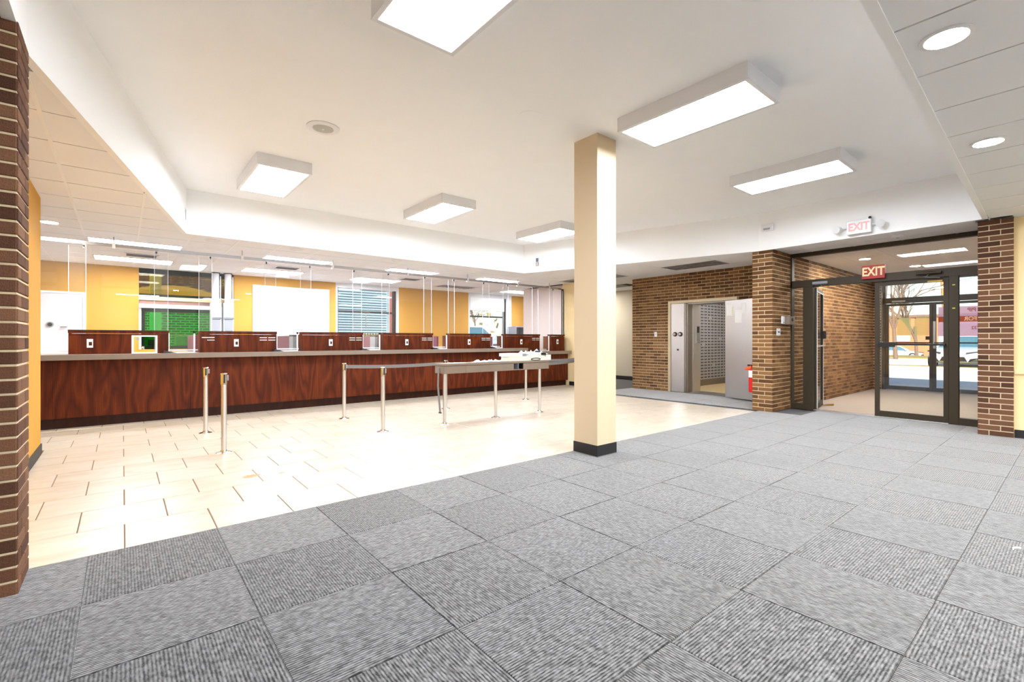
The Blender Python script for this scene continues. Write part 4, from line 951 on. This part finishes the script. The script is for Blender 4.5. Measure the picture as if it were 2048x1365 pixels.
for x, y, lb in ((.825,7.21,'steel queue post at the far left, nearer the counter'),(.83,5.82,'steel queue post nearest the camera, leftmost row'),(2.6,7.17,'steel queue post holding the left end of the grey belt'),
                 (2.62,5.83,'lone steel queue post left of the writing desk, in front of the belt'),(4.34,7.08,'steel queue post behind the left end of the writing desk'),(6.25,7.15,'steel queue post behind the right end of the writing desk'),(7.95,7.15,'steel queue post hidden behind the beige column')):
    post(lb, x, y)
def belt(label, pts):
    a = [Vector(p) for p in pts]
    P = [a[0].lerp(a[1], i/12) - Vector((0,0,.02*math.sin(math.pi*i/12))) for i in range(13)]
    tag(build(MB().ribbon(P, .052, .003), 'queue_belt', M['strap']), label, 'belt', 'grey queue belts')
belt('grey queue belt stretched left of the writing desk', ((2.645,7.17,.79),(4.296,7.085,.79)))
belt('grey queue belt running behind the desk toward the beige column', ((6.292,7.15,.79),(7.91,7.15,.78)))
belt('grey queue belt from the desk end toward the beige column', ((5.485,5.86,.79),(7.92,7.11,.765)))
t = thing('writing_desk', 'narrow taupe standing writing desk on steel legs among the queue posts', 'desk', (4.47, 5.8, 0))
build(MB().box(3.46, 5.48, 5.68, 5.95, .832, .862), 'desktop', M['taupe'], t, bevel=.003)
ap = build(MB().box(3.465, 3.82, 5.685, 5.945, .722, .826).box(3.824, 4.72, 5.685, 5.945, .722, .826).box(4.92, 5.475, 5.685, 5.945, .722, .826).box(4.72, 4.92, 5.685, 5.945, .722, .736).box(4.72, 4.92, 5.9, 5.945, .736, .826), 'apron', M['taupe'], t)
build(MB().box(3.47, 5.47, 5.69, 5.94, .826, .832), 'shadow_gap', M['blackplastic'], t)
build(MB().box(4.722, 4.918, 5.88, 5.9, .736, .826).box(4.722, 4.726, 5.70, 5.88, .736, .826).box(4.914, 4.918, 5.70, 5.88, .736, .826), 'slot_lining', M['blackplastic'], t)
build(MB().box(4.815, 4.822, 5.686, 5.89, .736, .826), 'slot_divider', M['greyplastic'], t)
for lx, ly in ((3.52,5.775),(4.43,5.775),(5.335,5.76)):
    build(MB().cyl((lx,ly,.02),(lx,ly,.722), .0245, .0245, 20), 'leg', M['steel'], t, smooth=True)
    build(MB().lathe((lx,ly,0), [(.07,0),(.07,.003),(.055,.009),(.032,.014),(.027,.03)], 24), 'foot_flange', M['chrome'], t, smooth=True)
st = MB().add([(3.452,5.80,.80),(3.452,5.845,.80),(3.44,5.84,.55),(3.44,5.795,.55),(3.45,5.80,.18),(3.45,5.755,.18),(3.448,5.80,.80),(3.448,5.845,.80),(3.436,5.84,.55),(3.436,5.795,.55),(3.446,5.80,.18),(3.446,5.755,.18)],
              [(0,1,2,3),(3,2,4,5),(6,9,8,7),(9,11,10,8),(0,3,9,6),(3,5,11,9),(1,7,8,2),(2,8,10,4),(0,6,7,1),(5,4,10,11)])
tag(build(st, 'loose_strap', M['strap']), 'loose grey strap hanging from the left end of the writing desk', 'strap')
o = bpy.data.objects['loose_strap']
build(MB().box(3.440,3.456,5.75,5.805,.165,.182), 'strap_end', M['blackplastic'], o)
# papers on the desk
def crumple(name, label, x0, x1, y0, y1, z, amp, seed, m=M['whitepaper']):
    rnd = random.Random(seed); nx, ny = 14, 6; P = []; F = []
    for i in range(nx+1):
        for j in range(ny+1):
            e = 1 if 0 < i < nx and 0 < j < ny else .35
            P.append((x0+(x1-x0)*i/nx+rnd.uniform(-.01,.01), y0+(y1-y0)*j/ny+rnd.uniform(-.008,.008), z+.003+abs(rnd.gauss(0,amp))*e))
    for i in range(nx):
        for j in range(ny): F.append((i*(ny+1)+j, (i+1)*(ny+1)+j, (i+1)*(ny+1)+j+1, i*(ny+1)+j+1))
    o = build(MB().add(P, F), name, m); mo = o.modifiers.new('thick', 'SOLIDIFY'); mo.thickness = .0015
    return tag(o, label, 'paper')
crumple('paper_sheets', 'crumpled white papers lying in the middle of the writing desk', 4.05, 4.62, 5.72, 5.9, .862, .016, 3)
crumple('paper_sheets', 'flat white paper near the left end of the writing desk', 3.62, 3.86, 5.73, 5.88, .862, .003, 5)
t = thing('paper_tray', 'white cardboard tray heaped with papers on the right end of the desk', 'tray', (5.1, 5.8, .862))
build(MB().box(4.66,5.55,5.71,5.93,.863,.868).box(4.66,5.55,5.71,5.716,.868,.95).box(4.66,5.55,5.924,5.93,.868,.95).box(4.66,4.666,5.716,5.924,.868,.95).box(5.544,5.55,5.716,5.924,.868,.95), 'tray', M['cardboard'], t)
build(MB().box(4.63,4.91,5.695,5.945,.935,.985), 'lid', M['cardboard'], t, bevel=.003)
build(MB().box(5.06,5.27,5.70,5.92,.945,.995), 'lid', M['cardboard'], t, bevel=.003)
tag(crumple('loose_papers', None, 4.90, 5.50, 5.73, 5.92, .955, .03, 8)); o = bpy.data.objects['loose_papers']; del o['category']; o.parent = t; o.matrix_parent_inverse = WM[t.name].inverted()
build(MB().obox((4.96,5.715,.957),(1,0),.10,.012,.045), 'calculator', M['greyplastic'], t, bevel=.003)
cb = MB()
for q in range(6): cb.obox((5.34+q*.018,5.715,.965-.003*q),(1,0),.009,.014,.05)
build(cb, 'pen_bundle', M['blackplastic'], t)
build(MB().tube([(5.20+.10*math.cos(a*.5),5.70,.885+.018*math.sin(a*.5)) for a in range(14)], .006, 6), 'black_cord', M['blackplastic'], t)
build(MB().obox((5.33,5.80,1.005),(1,.3),.09,.06,.03), 'stapler', M['blackplastic'], t, bevel=.01)
# litter and stains
M['stain'] = mat('rust_stain', S(196,150,100), .6, noise=.25, nscale=40)
for k, (sx_, sy_, sr_) in enumerate(((.87,4.665,.065),(1.11,4.61,.03))):
    rnd = random.Random(20+k); pp = [(sx_+sr_*rnd.uniform(.6,1.3)*math.cos(a*math.pi/8), sy_+sr_*rnd.uniform(.5,1.0)*math.sin(a*math.pi/8)) for a in range(16)]
    tag(build(MB().prism(pp, .0002, .0008), 'floor_stain', M['stain']), ('larger rusty stain on the beige floor tile left of the queue posts', 'smaller rusty stain on the beige floor tile')[k], 'stain')
tag(build(MB().ribbon([(3.93+.04*math.cos(a*.4), .235+.03*math.sin(a*.4), .006) for a in range(6)], .008, .006), 'plastic_scrap', M['white']), 'tiny white plastic scrap on the carpet at the right edge', 'litter')

# ================================================================= OUTDOORS
def ground(name, mb, m, label): return tag(build(mb, name, m), kind='structure')
ground('pavement', MB().box(46, 140, -60, 90, -1.2, -.95).box(14.4, 46, -60, 80, -.3, -.03).box(-60, 14.4, 12.7, 90, -.3, -.03).box(-60, 14.4, -60, -4.2, -.3, -.03), M['asphalt'], '')
ground('kerb', MB().box(25.6, 26.4, -12, 22, -.03, .06), M['concrete'], '')
ground('grass_strip', MB().box(26.4, 27.0, -12, 22, -.03, .07).box(40.0, 46.0, -12, 32, -.03, .02), M['grass'], '')
ground('sidewalk', MB().box(30.5, 33.5, -12, 30, -.03, .03).box(14.4, 16.3, -3, 7, -.03, -.005).box(-12, 14, -16, -4.21, -.03, -.005), M['concrete'], '')  # last slab is unseen, added to bounce sunlight in through the front glazing
def car(label, loc, rz, paint, scale=1):
    t = thing('car', label, 'car', loc, rz)
    # body from cross sections along x (front at -x); (x, half width, z low, z belt, z top, half width top)
    secs = [(-2.25,.70,.30,.62,.66,.60),(-2.12,.86,.22,.72,.76,.72),(-1.5,.92,.20,.80,.86,.76),(-.95,.93,.20,.86,.94,.78),(.0,.93,.20,.90,.95,.80),(1.0,.93,.20,.92,.97,.80),(1.7,.92,.22,.93,1.0,.78),(2.2,.84,.34,.90,.96,.68)]
    P = []; F = []
    for x, w, a, b_, c_, wt in secs:
        P += [(x,-w*.9,a),(x,-w,a+.15),(x,-w,b_),(x,-wt,c_),(x,wt,c_),(x,w,b_),(x,w,a+.15),(x,w*.9,a)]
    for i in range(len(secs)-1):
        o_ = 8*i; F += [(o_+k, o_+(k+1)%8, o_+8+(k+1)%8, o_+8+k) for k in range(8)]
    F += [tuple(range(7,-1,-1)), tuple(range(len(P)-8, len(P)))]
    bd = build(MB().add(P, F), 'body', paint, t, True, True); mo = bd.modifiers.new('ss', 'SUBSURF'); mo.levels = 1; mo.render_levels = 2
    cab = [(-.95,.76,.92),(-.2,.62,1.38),(.7,.62,1.42),(1.75,.70,.98)]
    g0 = []
    for x, w, z in cab: g0.append((x, w, z))
    P = [(-.98,-.80,.90),(-.98,.80,.90),(-.15,-.62,1.40),(-.15,.62,1.40),(.75,-.62,1.42),(.75,.62,1.42),(1.75,-.72,.97),(1.75,.72,.97),(-.9,-.84,.88),(-.9,.84,.88)]
    build(MB().add([(-.98,-.80,.86),(-.98,.80,.86),(1.75,.76,.93),(1.75,-.76,.93),(-.15,-.62,1.38),(-.15,.62,1.38),(.75,.62,1.41),(.75,-.62,1.41)],
          [(0,1,5,4),(1,2,6,5),(2,3,7,6),(3,0,4,7),(4,5,6,7),(0,3,2,1)]), 'glasshouse', M['carglass'], t, True, bevel=.03)
    build(MB().add([(-.22,-.66,1.36),(-.22,.66,1.36),(.82,.66,1.40),(.82,-.66,1.40),(-.16,-.58,1.43),(-.16,.58,1.43),(.76,.58,1.45),(.76,-.58,1.45)],
          [(0,1,5,4),(1,2,6,5),(2,3,7,6),(3,0,4,7),(4,5,6,7),(0,3,2,1)]), 'roof', paint, t, True, bevel=.02)
    for sy in (-1,1):
        build(MB().cyl((-1.0,sy*.82,.9),(-.17,sy*.64,1.40), .035, .03, 8).cyl((1.78,sy*.76,.95),(.77,sy*.63,1.42), .05, .035, 8), 'pillar', paint, t, True)
        for wx in (-1.35, 1.4):
            wh = build(MB().cyl((wx,sy*.74,.33),(wx,sy*.95,.33), .33, .33, 24), 'wheel', M['tyre'], t, True, True)
            build(MB().cyl((wx,sy*.95,.33),(wx,sy*.955,.33), .21, .2, 20), 'rim', M['alu'], wh, True)
        build(MB().box(-.85,-.68,sy*.95-.06 if sy>0 else sy*.95-.10,sy*.95+.10 if sy>0 else sy*.95+.06,.93,1.05), 'mirror', paint, t, True, bevel=.03)
        build(MB().add([(-2.30,sy*.40,.66),(-2.05,sy*.88,.72),(-2.0,sy*.88,.78),(-2.27,sy*.40,.70),(-2.15,sy*.40,.66),(-1.8,sy*.86,.72),(-1.8,sy*.86,.78),(-2.1,sy*.40,.70)],
              [(0,1,2,3),(4,7,6,5),(0,4,5,1),(1,5,6,2),(2,6,7,3),(3,7,4,0)]), 'headlight', M['darkframe'], t, True)
        build(MB().add([(-2.28,sy*.45,.30),(-2.18,sy*.80,.32),(-2.16,sy*.80,.50),(-2.30,sy*.52,.44),(-2.1,sy*.45,.30),(-2.0,sy*.80,.32),(-2.0,sy*.80,.50),(-2.1,sy*.52,.44)],
              [(0,1,2,3),(4,7,6,5),(0,4,5,1),(1,5,6,2),(2,6,7,3),(3,7,4,0)]), 'air_intake', M['blackplastic'], t, True)
    build(MB().add([(-2.30,-.42,.34),(-2.30,.42,.34),(-2.31,.34,.52),(-2.31,-.34,.52),(-2.1,-.42,.34),(-2.1,.42,.34),(-2.1,.34,.52),(-2.1,-.34,.52)], [(0,1,2,3),(4,7,6,5),(0,4,5,1),(1,5,6,2),(2,6,7,3),(3,7,4,0)]), 'grille', M['blackplastic'], t, True)
    build(MB().box(-2.335,-2.305,-.15,.15,.40,.50), 'number_plate', M['plate'], t, True)
    return t
car('white car parked nose-in facing the glass entrance', (28.9, 3.35, -.03), math.radians(-4), M['carwhite'])
car('small silver car parked sideways in front of the orange building', (69.5, 13.9, -.95), math.radians(97), M['carsilver'])
ground('raised_lot', MB().box(6, 40, 16.2, 40, -.03, .42), M['concrete'], '')
car('white car seen through the right back window', (12.7, 18.6, .42), math.radians(90), M['carwhite'])
t = thing('building', 'low orange brick building across the street', 'building', (84, 9, -.95))
build(MB().box(80, 90, -12, 32, -.95, 4.15), 'walls', M['orangebrick'], t)
build(MB().box(79.8, 90.2, -12.2, 32.2, 4.15, 4.45), 'roof_edge', M['bark'], t)
for k, (y0, y1, z0, z1) in enumerate(((14.7,16.1,1.0,1.75),(8.0,11.9,.3,3.4),(1.5,5.5,.3,3.4))):
    wq = build(MB().box(79.9, 80.0, y0, y1, z0, z1), 'window', M['white'], t)
    build(MB().box(79.85, 79.9, y0+.15, y1-.15, z0+.15, z1-.15), 'pane', M['whitepaper'] if k == 0 else M['carwhite'], wq)
t = thing('utility_pole', 'leaning brown utility pole behind the entrance transom', 'pole', (51, 7.2, -.95))
build(MB().cyl((51,7.0,-.95),(51,7.7,14), .17, .14, 12), 'shaft', mat('pole_wood', S(190,140,90), .9, noise=.1), t, smooth=True)
build(MB().obox((50.9,7.6,12.5),(0,1),2.4,.12,.14), 'crossarm', M['bark'], t)
t = thing('street_pole', 'dark grey post seen through the right sidelight', 'pole', (36, .8, 0))
build(MB().cyl((38,2.95,-.03),(38,3.15,6.5), .09, .07, 12), 'shaft', M['darkframe'], t, smooth=True)
build(MB().cyl((38,3.15,6.5),(38,1.6,6.7), .05, .04, 8), 'arm', M['darkframe'], t)
def tree(label, x, y, h, seed, z0=-.03, spread=1.0):
    rnd = random.Random(seed); t = thing('bare_tree', label, 'tree', (x, y, z0), 0)
    mb = MB()
    trunk = MB()
    def grow(p, d, L, r, lev):
        q = p + d*L
        (trunk if lev == 0 else mb).cyl(p, q, r, r*.72, 8 if lev < 2 else 5, False)
        if lev >= 5: return
        for k in range(3 if lev < 4 else 2):
            ax = Vector((rnd.uniform(-1,1), rnd.uniform(-1,1), rnd.uniform(-.3,.3))).normalized()
            nd = (Matrix.Rotation(rnd.uniform(.3,.75)*spread, 3, ax) @ d + Vector((0,0,.12))).normalized()
            grow(p.lerp(q, rnd.uniform(.6,1)), nd, L*rnd.uniform(.62,.85), r*.6, lev+1)
    grow(Vector((0,0,0)), Vector((.03,.05,1)).normalized(), h*.26, h*.0115, 0)
    build(trunk, 'trunk', M['bark'], t, True, True)
    build(mb, 'branches', M['bark'], t, True)
tree('bare tree standing before the orange building, left in the door glass', 38, 7.7, 11, 4)
tree('bare tree further right behind the entrance', 56, 9.8, 13, 9, -.95)
tree('bare tree behind the right back window', 20.5, 33, 8, 12)
tree('second bare tree behind the right back window', 26, 37, 8, 15)
# house with lap siding behind the middle back window
t = thing('house', 'white house with lap siding behind the middle back window', 'building', (8, 22.5, 0))
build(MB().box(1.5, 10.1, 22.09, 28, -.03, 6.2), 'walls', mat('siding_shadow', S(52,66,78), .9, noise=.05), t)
for k in range(46):
    z = .0+k*.12
    sz_ = z+.106
    build(MB().add([(1.5,22.02,z),(10.1,22.02,z),(10.1,22.06,sz_),(1.5,22.06,sz_),(1.5,22.08,z),(10.1,22.08,z),(10.1,22.08,sz_),(1.5,22.08,sz_)], [(0,1,2,3),(0,4,5,1),(3,2,6,7),(1,5,6,2),(0,3,7,4)]), 'siding_board', M['vinylwhite'], t)
build(MB().box(10.1,10.2,22.0,22.15,-.03,6.2), 'corner_board', M['vinylwhite'], t)
t = thing('picket_fence', 'wooden picket fence below the siding behind the back window', 'fence', (9, 19.5, 0))
for k in range(28):
    xx = 7.2+k*.12
    build(MB().add([(xx,19.5,-.03),(xx+.085,19.5,-.03),(xx+.085,19.5,1.42),(xx+.0425,19.5,1.5),(xx,19.5,1.42),(xx,19.52,-.03),(xx+.085,19.52,-.03),(xx+.085,19.52,1.42),(xx+.0425,19.52,1.5),(xx,19.52,1.42)],
          [(0,1,2,3,4),(9,8,7,6,5),(0,5,6,1),(1,6,7,2),(2,7,8,3),(3,8,9,4),(4,9,5,0)]), 'picket', M['handle'], t)
build(MB().box(7.2,10.6,19.52,19.56,.3,.4).box(7.2,10.6,19.52,19.56,1.1,1.2), 'rail', M['handle'], t)
t = thing('neighbour_building', 'red brick building edge beyond the siding house', 'building', (13, 30, 0))
build(MB().box(13.0, 15.6, 31, 36, -.03, 7), 'walls', mat('red_brick_far', S(170,100,90), .9, noise=.2, nscale=5), t)
build(MB().box(12.8, 15.8, 30.8, 36.2, 7, 7.3), 'roof_edge', M['darkframe'], t)
# hedge strip behind the right window
hg = MB(); rnd = random.Random(2)
for k in range(260):
    c_ = Vector((rnd.uniform(13,30), rnd.uniform(25,26.2), rnd.uniform(.5,3.3))); r = rnd.uniform(.15,.4)
    u = Vector((rnd.gauss(0,1),rnd.gauss(0,1),rnd.gauss(0,1))).normalized()*r; w = u.orthogonal().normalized()*r*.5
    hg.add([c_-u, c_+w, c_+u, c_-w], [(0,1,2,3)])
o = tag(build(hg, 'hedge', M['hedge']), 'dry brown hedge behind the right back window', 'hedge', kind='stuff')
# drive-through canopy: brick wall with an arch seen through the drive-up window
t = thing('drive_through_wall', 'brick drive-through wall with arched opening behind the tinted window', 'wall', (1.5, 17, 0))
A = []; 
bw2 = MB(); y0, y1 = 16.2, 16.6
cxA, zA, rA = 1.12, 1.2, 1.55
pts = [(cxA-rA*math.cos(a*math.pi/20), max(0, .55*rA*math.sin(a*math.pi/20))) for a in range(21)]
for i in range(20):
    xa, za = pts[i]; xb, zb = pts[i+1]
    za += 1.9; zb += 1.9
    P = [(xa,y0,za),(xb,y0,zb),(xb,y0,4.4),(xa,y0,4.4),(xa,y1,za),(xb,y1,zb),(xb,y1,4.4),(xa,y1,4.4)]
    bw2.add(P, [(0,1,2,3),(7,6,5,4),(0,4,5,1),(3,2,6,7)])
bw2.box(-5, cxA-rA, y0, y1, -.03, 4.4).box(cxA+rA, 4.6, y0, y1, -.03, 4.4).box(cxA-rA, cxA+rA, y0+.02, y1-.02, -.03, 2.45)
build(bw2, 'arch_wall', M['extbrick'], t)
for i in range(21):
    a = i*math.pi/20; x = cxA-(rA+.14)*math.cos(a); z = 1.9+(.55*rA+.14)*math.sin(a)
    build(MB().obox((x, y0-.01, z), (1,0), .16, .05, .26), 'arch_brick', M['brick'], t)
build(MB().box(-5, 4.6, 19.4, 19.7, -.03, 3.6), 'back_wall', M['cream'], t)
t = thing('drive_column', 'pale blue drive-through kiosk column outside the green glass', 'kiosk', (.75, 14.2, 0))
build(MB().box(.50,.72,14.1,14.3,-.03,4.38), 'post', mat('kiosk_blue', S(205,212,248), .5, noise=.03), t)
build(MB().box(.38,.84,13.95,14.4,.2,1.35), 'kiosk', mat('kiosk_grey', S(180,200,190), .5, noise=.05), t, bevel=.02)
build(MB().box(.46,.76,13.93,13.95,.8,1.2), 'kiosk_panel', M['darkframe'], t)
t = thing('drive_ledge', 'pale deposit ledge just outside the green drive-up glass', 'ledge', (1.2, 13.1, 0))
build(MB().box(.92, 1.50, 12.95, 13.3, .9, 1.28), 'box', mat('pale_ledge', S(225,235,225), .6, noise=.03), t, bevel=.01)
build(MB().box(1.0, 1.42, 12.9, 13.25, -.03, .9), 'pedestal', M['greyplastic'], t)
build(MB().cyl((1.36,12.948,1.2),(1.36,12.94,1.2), .015, .015, 10).cyl((1.36,12.948,1.12),(1.36,12.94,1.12), .015, .015, 10).cyl((1.36,12.948,1.04),(1.36,12.94,1.04), .015, .015, 10), 'speaker_holes', M['blackplastic'], t)
